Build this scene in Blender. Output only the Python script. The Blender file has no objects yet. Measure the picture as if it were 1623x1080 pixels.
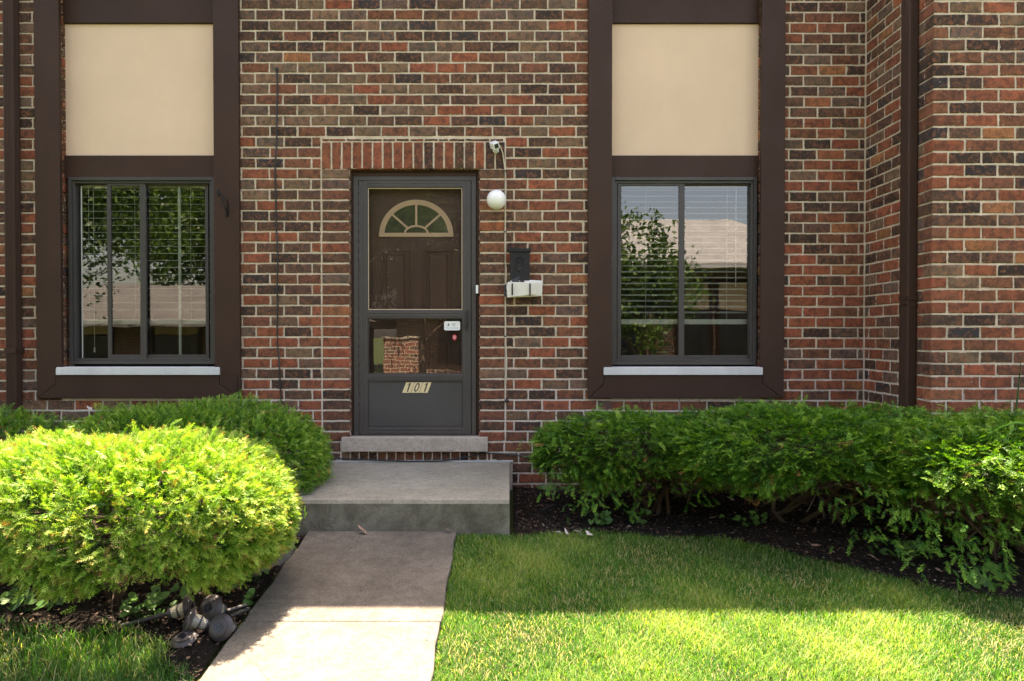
import bpy, math, random
import numpy as np
from mathutils import Vector, Matrix

random.seed(7)
RNG = np.random.default_rng(11)
scene = bpy.context.scene
col = scene.collection
R = math.radians

# ------------------------------------------------------------------ camera, sky, sun, exposure
cam_data = bpy.data.cameras.new('camera')
cam_data.sensor_width = 36.0
cam_data.lens = 36.0 * 1180.0 / 1623.0
cam_data.shift_y = 0.0036
cam_data.clip_end = 2000
cam = bpy.data.objects.new('camera', cam_data)
cam.location = (0, -5.9, 1.6)
cam.rotation_euler = (R(90 - 0.8), 0, 0)
col.objects.link(cam)
scene.camera = cam

SUN_EL, SUN_AZ = 66.0, -3.0           # degrees; azimuth from +Y (behind the house) towards +X
world = bpy.data.worlds.new('World')
scene.world = world
world.use_nodes = True
wn = world.node_tree.nodes
bg = wn['Background']
sky = wn.new('ShaderNodeTexSky')
sky.sky_type = 'NISHITA'
sky.sun_disc = False
sky.sun_elevation = R(SUN_EL)
sky.sun_rotation = R(SUN_AZ)
sky.altitude = 200
sky.air_density = 1.0
sky.dust_density = 4.0
sky.ozone_density = 0.6
world.node_tree.links.new(sky.outputs[0], bg.inputs['Color'])
bg.inputs['Strength'].default_value = 0.100

sl = bpy.data.lights.new('sun', 'SUN')
sl.energy = 5.0
sl.angle = R(0.5)
sl.color = (1.0, 0.94, 0.85)
sun = bpy.data.objects.new('sun', sl)
el, az = R(SUN_EL), R(SUN_AZ)
sdir = Vector((math.sin(az) * math.cos(el), math.cos(az) * math.cos(el), math.sin(el)))
sun.rotation_euler = sdir.to_track_quat('Z', 'Y').to_euler()
sun.location = (0, 4, 12)
col.objects.link(sun)

vs = scene.view_settings
vs.view_transform = 'Standard'
vs.look = 'None'
vs.exposure = 3.08
vs.use_white_balance = True
vs.white_balance_temperature = 8300
vs.white_balance_tint = 19
vs.gamma = 1.0
vs.use_curve_mapping = False
scene.cycles.max_bounces = 8
scene.cycles.transparent_max_bounces = 12
scene.cycles.use_denoising = True
scene.cycles.denoising_prefilter = 'NONE'

# ------------------------------------------------------------------ measuring helpers
F = 1180.0
def X_(px, d=0.0): return (px - 811.5) * (5.9 - d) / F
def Z_(py, d=0.0): return 1.6 - (py - 530.0) * (5.9 - d) / F
def gh(x, d):
    """height of the ground at x, d metres in front of the main wall"""
    d = np.asarray(d, float)
    return np.interp(d, [-60, 0, 1.25, 2.95, 5.5, 8, 200], [0.375, 0.375, 0.36, 0.20, -0.02, -0.06, -0.06])
def G(px, py, dz=0.0):
    """where the ray through a spot of the photo meets the ground (x, d)"""
    d = 1.3
    for _ in range(60):
        z = float(gh(0, d)) + dz
        dn = 5.9 - (1.6 - z) * F / (py - 530.0)
        d += (dn - d) * 0.5
    return X_(px, d), d

# ------------------------------------------------------------------ material helpers
def mat(name):
    m = bpy.data.materials.new(name)
    m.use_nodes = True
    nt = m.node_tree
    return m, nt, nt.nodes['Principled BSDF']
def N(nt, t, **kw):
    n = nt.nodes.new(t)
    for k, v in kw.items():
        if k == 'inp':
            for kk, vv in v.items(): n.inputs[kk].default_value = vv
        else: setattr(n, k, v)
    return n
def L(nt, a, b): nt.links.new(a, b)
def c4(c): return (c[0], c[1], c[2], 1.0)
def noise(nt, scale, detail=4, rough=0.55, vec=None, dist=0.0):
    n = N(nt, 'ShaderNodeTexNoise', inp={'Scale': scale, 'Detail': detail, 'Roughness': rough, 'Distortion': dist})
    if vec is not None: L(nt, vec, n.inputs['Vector'])
    return n.outputs['Fac']
def ramp(nt, fac, stops, interp='LINEAR'):
    r = N(nt, 'ShaderNodeValToRGB')
    cr = r.color_ramp
    cr.interpolation = interp
    while len(cr.elements) < len(stops): cr.elements.new(0.5)
    for e, (p, c) in zip(cr.elements, stops):
        e.position = p
        e.color = c4(c) if not isinstance(c, (int, float)) else (c, c, c, 1)
    L(nt, fac, r.inputs['Fac'])
    return r.outputs['Color']
def mixc(nt, fac, a, b, mode='MIX'):
    n = N(nt, 'ShaderNodeMix', data_type='RGBA', blend_type=mode)
    for sock, v in ((n.inputs[0], fac), (n.inputs[6], a), (n.inputs[7], b)):
        if isinstance(v, bpy.types.NodeSocket): L(nt, v, sock)
        elif isinstance(v, (int, float)): sock.default_value = v
        else: sock.default_value = c4(v)
    return n.outputs[2]
def math_(nt, op, a, b=None, clamp=False):
    n = N(nt, 'ShaderNodeMath', operation=op, use_clamp=clamp)
    for i, v in enumerate((a, b)):
        if v is None: continue
        if isinstance(v, bpy.types.NodeSocket): L(nt, v, n.inputs[i])
        else: n.inputs[i].default_value = v
    return n.outputs[0]
def bump(nt, bs, h, strength=0.4, dist=0.01):
    b = N(nt, 'ShaderNodeBump', inp={'Strength': strength, 'Distance': dist})
    L(nt, h, b.inputs['Height'])
    L(nt, b.outputs[0], bs.inputs['Normal'])
def wpos(nt): return N(nt, 'ShaderNodeNewGeometry').outputs['Position']
def stretch(nt, v, s):
    m = N(nt, 'ShaderNodeMapping')
    m.inputs['Scale'].default_value = s
    L(nt, v, m.inputs['Vector'])
    return m.outputs[0]

def paint(name, c, rough=0.45, spots=0.0, spec=0.5, bumpy=0.05, var=0.15, metallic=0.0, streak=0.16):
    m, nt, b = mat(name)
    p = wpos(nt)
    n1 = noise(nt, 2.3, 5, 0.6, p)
    colr = ramp(nt, n1, [(0.3, [x * (1 - var) for x in c]), (0.7, [min(1, x * (1 + var)) for x in c])])
    ns_ = noise(nt, 5, 5, 0.65, stretch(nt, p, (5.0, 5.0, 0.35)))
    colr = mixc(nt, ramp(nt, ns_, [(0.5, 0.0), (0.72, streak)]), colr, [x * 0.55 for x in c])
    if spots:
        n2 = noise(nt, 75, 2, 0.5, p)
        msk = ramp(nt, n2, [(0.735, 0.0), (0.76, 1.0)])
        colr = mixc(nt, math_(nt, 'MULTIPLY', msk, spots), colr, [min(1, x * 2.2 + 0.08) for x in c])
    L(nt, colr, b.inputs['Base Color'])
    rr = ramp(nt, noise(nt, 6, 4, 0.6, p), [(0.3, rough * 0.85), (0.7, min(1, rough * 1.2))])
    L(nt, rr, b.inputs['Roughness'])
    b.inputs['Specular IOR Level'].default_value = spec
    b.inputs['Metallic'].default_value = metallic
    if bumpy: bump(nt, b, noise(nt, 160, 3, 0.6, p), bumpy, 0.004)
    return m

MORTAR = (0.55, 0.445, 0.335)
def mortar_colour(nt, p):
    n = noise(nt, 9, 5, 0.65, p)
    c = ramp(nt, n, [(0.3, (0.42, 0.34, 0.25)), (0.55, MORTAR), (0.75, (0.70, 0.59, 0.46))])
    # the lower courses have the greyer mortar of splashed rain
    sx = N(nt, 'ShaderNodeSeparateXYZ'); L(nt, p, sx.inputs[0])
    low = ramp(nt, math_(nt, 'DIVIDE', sx.outputs[2], 4.0), [(0.25, 1.0), (0.42, 0.0)])
    return mixc(nt, math_(nt, 'MULTIPLY', low, 0.6), c, (0.60, 0.54, 0.48))
def m_mortar():
    m, nt, b = mat('mortar')
    p = wpos(nt)
    L(nt, mortar_colour(nt, p), b.inputs['Base Color'])
    b.inputs['Roughness'].default_value = 0.95
    b.inputs['Specular IOR Level'].default_value = 0.15
    bump(nt, b, noise(nt, 120, 4, 0.7, p), 0.6, 0.006)
    return m
def m_brick():
    m, nt, b = mat('brick_clay')
    p = wpos(nt)
    at = N(nt, 'ShaderNodeAttribute', attribute_name='bc')
    base = at.outputs['Color']; ed = at.outputs['Alpha']
    n_big = noise(nt, 17, 5, 0.65, p, 0.4)
    n_str = noise(nt, 14, 5, 0.7, stretch(nt, p, (6.0, 6.0, 1.0)))
    dark = mixc(nt, 0.72, base, (0.028, 0.022, 0.02))
    warm = mixc(nt, 0.55, base, (0.33, 0.115, 0.055))
    c = mixc(nt, ramp(nt, n_big, [(0.42, 0.0), (0.58, 0.8)]), base, dark)
    n3 = noise(nt, 30, 5, 0.72, p, 0.6)
    c = mixc(nt, ramp(nt, n3, [(0.50, 0.0), (0.60, 0.95)]), c, warm)
    c = mixc(nt, ramp(nt, n_str, [(0.3, 0.55), (0.6, 0.0)]), c, mixc(nt, 0.5, c, (0.03, 0.022, 0.018)))
    # light sand specks and mortar smears at the arrises
    n4 = noise(nt, 260, 2, 0.5, p)
    c = mixc(nt, ramp(nt, n4, [(0.70, 0.0), (0.76, 0.5)]), c, (0.42, 0.36, 0.28))
    n5 = noise(nt, 38, 4, 0.7, p)
    edge = math_(nt, 'SUBTRACT', n5, math_(nt, 'MULTIPLY', ed, 0.17))
    c = mixc(nt, ramp(nt, edge, [(0.50, 0.0), (0.545, 0.95)]), c, mortar_colour(nt, p))
    # small blobs of mortar left on the faces
    n6 = noise(nt, 7.5, 6, 0.75, p, 0.3)
    c = mixc(nt, ramp(nt, n6, [(0.735, 0.0), (0.75, 0.85)]), c, (0.46, 0.40, 0.31))
    n7 = noise(nt, 1.6, 3, 0.6, p)
    c = mixc(nt, ramp(nt, n7, [(0.35, 0.25), (0.65, 0.0)]), c, (0.05, 0.045, 0.04))
    L(nt, c, b.inputs['Base Color'])
    b.inputs['Roughness'].default_value = 0.85
    b.inputs['Specular IOR Level'].default_value = 0.12
    h = math_(nt, 'ADD', math_(nt, 'MULTIPLY', n_str, 0.6), noise(nt, 190, 4, 0.7, p))
    bump(nt, b, h, 0.55, 0.006)
    return m
def m_concrete(name, base=(0.30, 0.275, 0.24), dark=(0.13, 0.118, 0.098), green=0.0, stain=0.0):
    m, nt, b = mat(name)
    p = wpos(nt)
    n1 = noise(nt, 2.2, 7, 0.62, p, 0.3)
    n2 = noise(nt, 14, 6, 0.7, p)
    n3 = noise(nt, 230, 2, 0.6, p)
    c = ramp(nt, n1, [(0.28, dark), (0.5, [(a + d_) / 2 for a, d_ in zip(base, dark)]), (0.68, base)])
    c = mixc(nt, ramp(nt, n2, [(0.35, 0.55), (0.6, 0.0)]), c, [x * 0.62 for x in dark])
    c = mixc(nt, ramp(nt, n3, [(0.38, 0.5), (0.5, 0.0)]), c, [x * 0.6 for x in dark])
    c = mixc(nt, ramp(nt, n3, [(0.60, 0.0), (0.70, 0.6)]), c, [min(1, x * 1.5) for x in base])
    n9 = noise(nt, 60, 5, 0.8, p, 0.5)
    c = mixc(nt, ramp(nt, n9, [(0.36, 0.6), (0.50, 0.0)]), c, [x * 0.55 for x in dark])
    vo = N(nt, 'ShaderNodeTexVoronoi', feature='DISTANCE_TO_EDGE', inp={'Scale': 0.85}); L(nt, mixc(nt, 0.12, p, N(nt, 'ShaderNodeTexNoise', inp={'Scale': 6.0, 'Detail': 5.0}).outputs['Color']), vo.inputs['Vector'])
    crk = math_(nt, 'MULTIPLY', ramp(nt, vo.outputs['Distance'], [(0.0, 1.0), (0.004, 0.0)]), ramp(nt, n1, [(0.5, 0.0), (0.6, 0.7)]))
    c = mixc(nt, crk, c, [x * 0.4 for x in dark])
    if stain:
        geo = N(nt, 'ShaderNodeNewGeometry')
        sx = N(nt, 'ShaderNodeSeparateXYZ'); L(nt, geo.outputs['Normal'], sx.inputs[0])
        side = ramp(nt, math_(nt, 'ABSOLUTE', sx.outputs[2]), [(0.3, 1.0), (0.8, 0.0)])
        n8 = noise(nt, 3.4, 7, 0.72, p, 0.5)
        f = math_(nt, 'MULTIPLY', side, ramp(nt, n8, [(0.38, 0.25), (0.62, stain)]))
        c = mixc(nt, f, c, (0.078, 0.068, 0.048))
    if green:
        c = mixc(nt, math_(nt, 'MULTIPLY', ramp(nt, n2, [(0.4, 0.0), (0.7, 1.0)]), green), c, (0.10, 0.11, 0.06))
    L(nt, c, b.inputs['Base Color'])
    b.inputs['Roughness'].default_value = 0.92
    b.inputs['Specular IOR Level'].default_value = 0.2
    bump(nt, b, math_(nt, 'ADD', n2, n3), 0.5, 0.004)
    return m
def m_glass(name, tint=(0.86, 0.89, 0.87), refl=1.0, haze=0.0):
    m = bpy.data.materials.new(name); m.use_nodes = True
    nt = m.node_tree; nt.nodes.clear()
    out = N(nt, 'ShaderNodeOutputMaterial')
    tr = N(nt, 'ShaderNodeBsdfTransparent'); tr.inputs[0].default_value = c4(tint)
    gl = N(nt, 'ShaderNodeBsdfGlossy'); gl.inputs['Roughness'].default_value = 0.0
    p = wpos(nt)
    bp = N(nt, 'ShaderNodeBump', inp={'Strength': 0.03, 'Distance': 0.02})
    L(nt, noise(nt, 2.6, 2, 0.5, p), bp.inputs['Height']); L(nt, bp.outputs[0], gl.inputs['Normal'])
    fr = N(nt, 'ShaderNodeFresnel', inp={'IOR': 1.52})
    f = math_(nt, 'MULTIPLY', fr.outputs[0], 2.0 * refl, True)
    mx = N(nt, 'ShaderNodeMixShader'); L(nt, f, mx.inputs[0]); L(nt, tr.outputs[0], mx.inputs[1]); L(nt, gl.outputs[0], mx.inputs[2])
    last = mx
    if haze:
        df = N(nt, 'ShaderNodeBsdfDiffuse'); df.inputs[0].default_value = (0.45, 0.43, 0.40, 1)
        mh = N(nt, 'ShaderNodeMixShader')
        hz = math_(nt, 'MULTIPLY', ramp(nt, noise(nt, 9, 6, 0.7, p), [(0.45, 0.15), (0.75, 1.0)]), haze)
        L(nt, hz, mh.inputs[0]); L(nt, mx.outputs[0], mh.inputs[1]); L(nt, df.outputs[0], mh.inputs[2])
        last = mh
    L(nt, last.outputs[0], out.inputs['Surface'])
    return m
def m_leaf(name, stops, rough=0.5, trans=0.35, ttint=(1.1, 1.25, 0.45), attr='lc', spec=0.35):
    """foliage: colour picked along stops by the attribute lc"""
    m = bpy.data.materials.new(name); m.use_nodes = True
    nt = m.node_tree; b = nt.nodes['Principled BSDF']; out = nt.nodes['Material Output']
    at = N(nt, 'ShaderNodeAttribute', attribute_name=attr)
    c = ramp(nt, at.outputs['Fac'], stops)
    L(nt, c, b.inputs['Base Color'])
    b.inputs['Roughness'].default_value = rough
    b.inputs['Specular IOR Level'].default_value = spec
    tl = N(nt, 'ShaderNodeBsdfTranslucent')
    L(nt, mixc(nt, 1.0, c, ttint, 'MULTIPLY'), tl.inputs[0])
    mx = N(nt, 'ShaderNodeMixShader'); mx.inputs[0].default_value = trans
    L(nt, b.outputs[0], mx.inputs[1]); L(nt, tl.outputs[0], mx.inputs[2]); L(nt, mx.outputs[0], out.inputs['Surface'])
    return m
def m_ground(name, stops, scale=30, bs=0.8, bd=0.03):
    m, nt, b = mat(name)
    p = wpos(nt)
    n1 = noise(nt, scale, 8, 0.75, p)
    n2 = noise(nt, 1.4, 4, 0.6, p)
    c = ramp(nt, n1, stops)
    c = mixc(nt, ramp(nt, n2, [(0.35, 0.35), (0.65, 0.0)]), c, [x * 0.6 for x in stops[0][1]])
    L(nt, c, b.inputs['Base Color'])
    b.inputs['Roughness'].default_value = 0.95
    b.inputs['Specular IOR Level'].default_value = 0.15
    bump(nt, b, n1, bs, bd)
    return m

M = {}
M['mortar'] = m_mortar()
M['brick'] = m_brick()
M['trim'] = paint('brown_trim_paint', (0.047, 0.024, 0.0165), 0.5, 0.25, 0.16, 0.08, 0.10)
M['frame'] = paint('bronze_window_aluminium', (0.050, 0.044, 0.041), 0.42, 0.0, 0.35, 0.03, 0.12)
M['stucco'] = paint('cream_stucco', (0.66, 0.475, 0.335), 0.9, 0.03, 0.2, 0.25, 0.04, streak=0.03)
M['sill'] = paint('white_painted_sill', (0.55, 0.55, 0.53), 0.8, 0.0, 0.3, 0.3, 0.12)
M['stone'] = m_concrete('limestone_sill', (0.52, 0.44, 0.36), (0.38, 0.32, 0.26))
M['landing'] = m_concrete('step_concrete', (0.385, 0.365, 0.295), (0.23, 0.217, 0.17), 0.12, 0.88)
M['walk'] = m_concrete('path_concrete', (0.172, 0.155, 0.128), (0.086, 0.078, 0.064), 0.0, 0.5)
M['paver'] = m_concrete('block_concrete', (0.20, 0.18, 0.155), (0.09, 0.082, 0.07), 0.3)
M['glass'] = m_glass('window_glass', (0.82, 0.86, 0.84), 1.45)
M['storm_glass'] = m_glass('storm_door_glass', (0.88, 0.84, 0.80), 0.28, 0.012)
M['storm_glass_low'] = m_glass('lower_storm_glass', (0.84, 0.80, 0.76), 1.5, 0.02)
M['door'] = paint('brown_door_paint', (0.085, 0.046, 0.036), 0.5, 0.0, 0.3, 0.1, 0.12)
M['stormframe'] = paint('dark_bronze_storm_door', (0.064, 0.056, 0.052), 0.45, 0.0, 0.3, 0.05, 0.15)
M['kick'] = paint('dark_grey_kick_panel', (0.058, 0.055, 0.052), 0.5, 0.05, 0.3, 0.08, 0.15)
M['fan'] = paint('tan_fanlight_moulding', (0.55, 0.40, 0.28), 0.5, 0.0, 0.4, 0.02, 0.08)
M['slat'] = paint('white_blind_slat', (0.60, 0.60, 0.56), 0.5, 0.0, 0.4, 0.0, 0.05)
M['room'] = paint('dim_room_wall', (0.10, 0.09, 0.08), 0.9, 0.0, 0.2, 0.0, 0.1)
M['black'] = paint('black_plastic', (0.018, 0.018, 0.018), 0.45, 0.0, 0.5, 0.0, 0.1)
M['iron'] = paint('black_cast_iron', (0.009, 0.009, 0.009), 0.5, 0.12, 0.3, 0.3, 0.2)
M['white'] = paint('white_plastic', (0.74, 0.74, 0.70), 0.35, 0.0, 0.5, 0.0, 0.05)
M['cable_white'] = paint('weathered_white_cable', (0.52, 0.44, 0.33), 0.6, 0.0, 0.3, 0.0, 0.15)
M['paper'] = paint('newsprint_bundle', (0.66, 0.62, 0.55), 0.8, 0.0, 0.3, 0.1, 0.10)
M['red'] = paint('red_sticker', (0.55, 0.03, 0.05), 0.4, 0.0)
M['skybluetext'] = paint('pale_blue_print', (0.25, 0.45, 0.60), 0.5)
M['grey_print'] = paint('grey_print', (0.25, 0.27, 0.28), 0.5)
M['plate'] = paint('cream_number_tile', (0.66, 0.52, 0.30), 0.35, 0.0, 0.5, 0.0, 0.03)
M['brass'] = paint('brass_screw', (0.45, 0.30, 0.10), 0.35, 0.0, 0.5, 0.0, 0.1, 1.0)
M['lamp_bronze'] = paint('bronze_path_light_plastic', (0.036, 0.030, 0.032), 0.42, 0.0, 0.5, 0.05, 0.2)
M['solar'] = paint('solar_cell', (0.012, 0.013, 0.02), 0.15, 0.0, 0.6, 0.0, 0.2)
M['bark'] = paint('yew_bark', (0.060, 0.042, 0.028), 0.9, 0.0, 0.2, 0.6, 0.45)
M['treebark'] = paint('tree_bark', (0.12, 0.09, 0.065), 0.9, 0.0, 0.2, 0.6, 0.4)
M['shingle'] = m_ground('grey_roof_shingle', [(0.3, (0.22, 0.225, 0.22)), (0.7, (0.33, 0.335, 0.33))], 9, 0.3, 0.01)
M['roof'] = M['shingle']
M['shingle_dark'] = m_ground('brown_roof_shingle', [(0.3, (0.08, 0.078, 0.072)), (0.7, (0.17, 0.165, 0.152))], 9, 0.3, 0.01)
M['soil'] = m_ground('garden_soil', [(0.35, (0.008, 0.006, 0.005)), (0.55, (0.022, 0.016, 0.011)), (0.75, (0.06, 0.042, 0.03))], 46, 1.0, 0.03)
M['turf'] = m_ground('turf_ground', [(0.3, (0.02, 0.04, 0.010)), (0.5, (0.05, 0.075, 0.022)), (0.75, (0.13, 0.12, 0.05))], 40, 0.8, 0.03)
M['far_turf'] = m_ground('far_turf', [(0.3, (0.055, 0.085, 0.02)), (0.7, (0.11, 0.13, 0.04))], 6, 0.5, 0.03)
M['yew'] = m_leaf('yew_needles', [(0.0, (0.006, 0.030, 0.005)), (0.35, (0.020, 0.100, 0.010)), (0.65, (0.135, 0.29, 0.028)), (0.9, (0.35, 0.46, 0.09)), (1.0, (0.28, 0.14, 0.05))], 0.5, 0.26, (1.1, 1.25, 0.5), spec=0.2)
M['grass'] = m_leaf('grass_blade', [(0.0, (0.014, 0.06, 0.010)), (0.40, (0.048, 0.175, 0.020)), (0.75, (0.30, 0.39, 0.09)), (0.82, (0.33, 0.31, 0.12)), (1.0, (0.52, 0.45, 0.25))], 0.5, 0.45, (1.1, 1.25, 0.5))
M['weed'] = m_leaf('weed_leaf', [(0.0, (0.03, 0.09, 0.02)), (1.0, (0.09, 0.20, 0.04))], 0.45, 0.3)
M['treeleaf'] = m_leaf('tree_leaf', [(0.0, (0.03, 0.07, 0.015)), (1.0, (0.09, 0.16, 0.03))], 0.5, 0.4)
M['dryleaf'] = paint('dry_leaf', (0.24, 0.15, 0.11), 0.8, 0.0, 0.2, 0.3, 0.3)
M['scrap'] = paint('white_scrap', (0.40, 0.37, 0.33), 0.8, 0.0, 0.2, 0.4, 0.25)
M['mulch'] = m_leaf('mulch_chip', [(0.0, (0.02, 0.014, 0.01)), (0.7, (0.09, 0.055, 0.035)), (0.92, (0.18, 0.10, 0.06)), (1.0, (0.40, 0.34, 0.27))], 0.9, 0.0)

def far_brick():
    m, nt, b = mat('far_brick')
    br = N(nt, 'ShaderNodeTexBrick', inp={'Scale': 1.0, 'Mortar Size': 0.008, 'Brick Width': 0.22, 'Row Height': 0.083,
        'Color1': (0.22, 0.075, 0.045, 1), 'Color2': (0.11, 0.07, 0.05, 1), 'Mortar': (0.4, 0.33, 0.24, 1)})
    sx = N(nt, 'ShaderNodeSeparateXYZ'); L(nt, wpos(nt), sx.inputs[0])
    cx = N(nt, 'ShaderNodeCombineXYZ')
    L(nt, math_(nt, 'ADD', sx.outputs[0], sx.outputs[1]), cx.inputs[0]); L(nt, sx.outputs[2], cx.inputs[1])
    L(nt, cx.outputs[0], br.inputs['Vector']); L(nt, br.outputs[0], b.inputs['Base Color'])
    b.inputs['Roughness'].default_value = 0.85
    return m
M['far_brick'] = far_brick()
def m_globe():
    m, nt, b = mat('opal_globe')
    b.inputs['Base Color'].default_value = (0.82, 0.81, 0.76, 1)
    b.inputs['Roughness'].default_value = 0.18
    b.inputs['Subsurface Weight'].default_value = 0.3
    b.inputs['Subsurface Radius'].default_value = (0.05, 0.05, 0.05)
    return m
M['globe'] = m_globe()
def m_lens():
    m, nt, b = mat('ribbed_clear_lens')
    b.inputs['Base Color'].default_value = (0.45, 0.42, 0.34, 1)
    b.inputs['Roughness'].default_value = 0.15
    b.inputs['Transmission Weight'].default_value = 0.35
    return m
M['lens'] = m_lens()

# ------------------------------------------------------------------ object helpers
def tag(o, label=None, cat=None, group=None, kind=None):
    if label: o['label'] = label
    if cat: o['category'] = cat
    if group: o['group'] = group
    if kind: o['kind'] = kind
    return o
def empty(name, loc=(0, 0, 0), label=None, cat=None, group=None):
    o = bpy.data.objects.new(name, None)
    o.location = loc; o.empty_display_size = 0.1
    col.objects.link(o)
    return tag(o, label, cat, group)
def link(o, parent):
    col.objects.link(o)
    if parent is not None:
        o.parent = parent
        bpy.context.view_layer.update()
        o.matrix_parent_inverse = parent.matrix_world.inverted()
    return o
class MB:
    def __init__(s): s.v = []; s.f = []
    def quad_mesh(s, vs_, fs):
        n = len(s.v); s.v += [tuple(v) for v in vs_]; s.f += [tuple(i + n for i in f) for f in fs]; return s
    def box(s, x0, x1, y0, y1, z0, z1):
        v = [(x0, y0, z0), (x1, y0, z0), (x1, y1, z0), (x0, y1, z0), (x0, y0, z1), (x1, y0, z1), (x1, y1, z1), (x0, y1, z1)]
        return s.quad_mesh(v, [(0, 3, 2, 1), (4, 5, 6, 7), (0, 1, 5, 4), (1, 2, 6, 5), (2, 3, 7, 6), (3, 0, 4, 7)])
    def prism(s, pts, y0, y1):
        """pts: (x, z) outline; extruded from y0 (front) to y1 (back)"""
        a = sum(p[0] * q[1] - q[0] * p[1] for p, q in zip(pts, pts[1:] + pts[:1]))
        if a < 0: pts = pts[::-1]
        n = len(pts)
        v = [(x, y0, z) for x, z in pts] + [(x, y1, z) for x, z in pts]
        f = [tuple(range(n)), tuple(range(2 * n - 1, n - 1, -1))] + [(i, i + n, (i + 1) % n + n, (i + 1) % n) for i in range(n)]
        return s.quad_mesh(v, f)
    def tube(s, pts, r, n=8, cap=True):
        pts = [Vector(p) for p in pts]
        rs = r if isinstance(r, (list, tuple)) else [r] * len(pts)
        b = len(s.v); up = Vector((0, 0, 1))
        for i, p in enumerate(pts):
            t = (pts[min(i + 1, len(pts) - 1)] - pts[max(i - 1, 0)]).normalized()
            a = t.cross(up)
            if a.length < 0.05: a = t.cross(Vector((0, 1, 0)))
            a.normalize(); c = a.cross(t)
            for k in range(n):
                q = p + (a * math.cos(2 * PI * k / n) + c * math.sin(2 * PI * k / n)) * rs[i]
                s.v.append(tuple(q))
        for i in range(len(pts) - 1):
            for k in range(n):
                s.f.append((b + i * n + k, b + i * n + (k + 1) % n, b + (i + 1) * n + (k + 1) % n, b + (i + 1) * n + k))
        if cap:
            s.f.append(tuple(b + k for k in range(n))[::-1]); e = b + (len(pts) - 1) * n
            s.f.append(tuple(e + k for k in range(n)))
        return s
    def lathe(s, prof, n=24, mtx=None):
        """prof: (r, h) from bottom to top about local +Z"""
        b = len(s.v)
        for r, h in prof:
            for k in range(n):
                v = Vector((r * math.cos(2 * PI * k / n), r * math.sin(2 * PI * k / n), h))
                s.v.append(tuple(mtx @ v if mtx else v))
        for i in range(len(prof) - 1):
            for k in range(n):
                s.f.append((b + i * n + k, b + i * n + (k + 1) % n, b + (i + 1) * n + (k + 1) % n, b + (i + 1) * n + k))
        s.f.append(tuple(b + k for k in range(n))[::-1]); e = b + (len(prof) - 1) * n
        s.f.append(tuple(e + k for k in range(n)))
        return s
    def build(s, name, m, parent=None, bevel=0.0, smooth=False, seg=2):
        me = bpy.data.meshes.new(name)
        me.from_pydata(s.v, [], s.f); me.update()
        if m: me.materials.append(m)
        if smooth:
            me.polygons.foreach_set('use_smooth', [True] * len(me.polygons))
            try: me.set_sharp_from_angle(angle=R(35))
            except Exception: pass
        o = bpy.data.objects.new(name, me)
        link(o, parent)
        if bevel:
            bm = o.modifiers.new('bevel', 'BEVEL'); bm.width = bevel; bm.segments = seg; bm.limit_method = 'ANGLE'; bm.angle_limit = R(40)
        return o
PI = math.pi
def pbox(px0, px1, py0, py1, d0, d1, d=None):
    """box from photo-measured edges at the wall depth d (front face), d0..d1 in metres in front of the wall"""
    dd = d1 if d is None else d
    return MB().box(X_(px0, dd), X_(px1, dd), -d1, -d0, Z_(py1, dd), Z_(py0, dd))
def np_mesh(name, verts, faces, m, parent=None, attr=None, aname='lc', smooth=False):
    """verts (n,3), faces (k,3|4), attr per vertex float"""
    me = bpy.data.meshes.new(name)
    nv, (nf, k) = len(verts), faces.shape
    me.vertices.add(nv); me.vertices.foreach_set('co', np.ascontiguousarray(verts, np.float32).ravel())
    me.loops.add(nf * k); me.loops.foreach_set('vertex_index', np.ascontiguousarray(faces, np.int32).ravel())
    me.polygons.add(nf)
    me.polygons.foreach_set('loop_start', np.arange(nf, dtype=np.int32) * k)
    me.polygons.foreach_set('loop_total', np.full(nf, k, np.int32))
    if smooth: me.polygons.foreach_set('use_smooth', np.ones(nf, bool))
    me.update(calc_edges=True)
    if attr is not None:
        a = me.attributes.new(aname, 'FLOAT', 'POINT'); a.data.foreach_set('value', np.ascontiguousarray(attr, np.float32))
    me.materials.append(m)
    o = bpy.data.objects.new(name, me)
    return link(o, parent)

# ------------------------------------------------------------------ ground, beds, path
def sheet(name, xs, ds, zf, m, off=0.0, mask=None, kind='structure'):
    xs, ds = np.array(xs), np.array(ds)
    gx, gd = np.meshgrid(xs, ds)
    z = zf(gx, gd) + off
    v = np.stack([gx, -gd, z], -1).reshape(-1, 3)
    nx = len(xs)
    i, j = np.meshgrid(np.arange(len(ds) - 1), np.arange(nx - 1), indexing='ij')
    a = i * nx + j
    f = np.stack([a, a + nx, a + nx + 1, a + 1], -1).reshape(-1, 4)
    if mask is not None:
        c = v[f].mean(1)
        f = f[mask(c[:, 0], -c[:, 1])]
    o = np_mesh(name, v, f, m)
    tag(o, kind=kind)
    return o
def lump(x, d, s=1.0, seed=0):
    return (np.sin(x * 7.1 * s + 1.3 + seed) * np.cos(d * 8.3 * s + 0.4 + seed) + 0.6 * np.sin(x * 17.7 * s + d * 13.1 * s + seed) + 0.4 * np.sin(d * 29 * s - x * 23 * s))
far = [-300, -120, -60, -30, -16, -10]
tx = far + list(np.arange(-7, 7.01, 0.12)) + [10, 16, 30, 60, 120, 300]
td = far + [-5, -2] + list(np.arange(-0.5, 6.5, 0.12)) + [8, 11, 16, 24, 40, 70, 120, 300]
sheet('ground', tx, td, lambda x, d: gh(x, d) - 0.022 + 0.006 * lump(x, d, 0.4), M['turf'])

WX0, WX1 = X_(489, 1.29) , X_(723.5, 1.29)      # path edges
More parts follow.
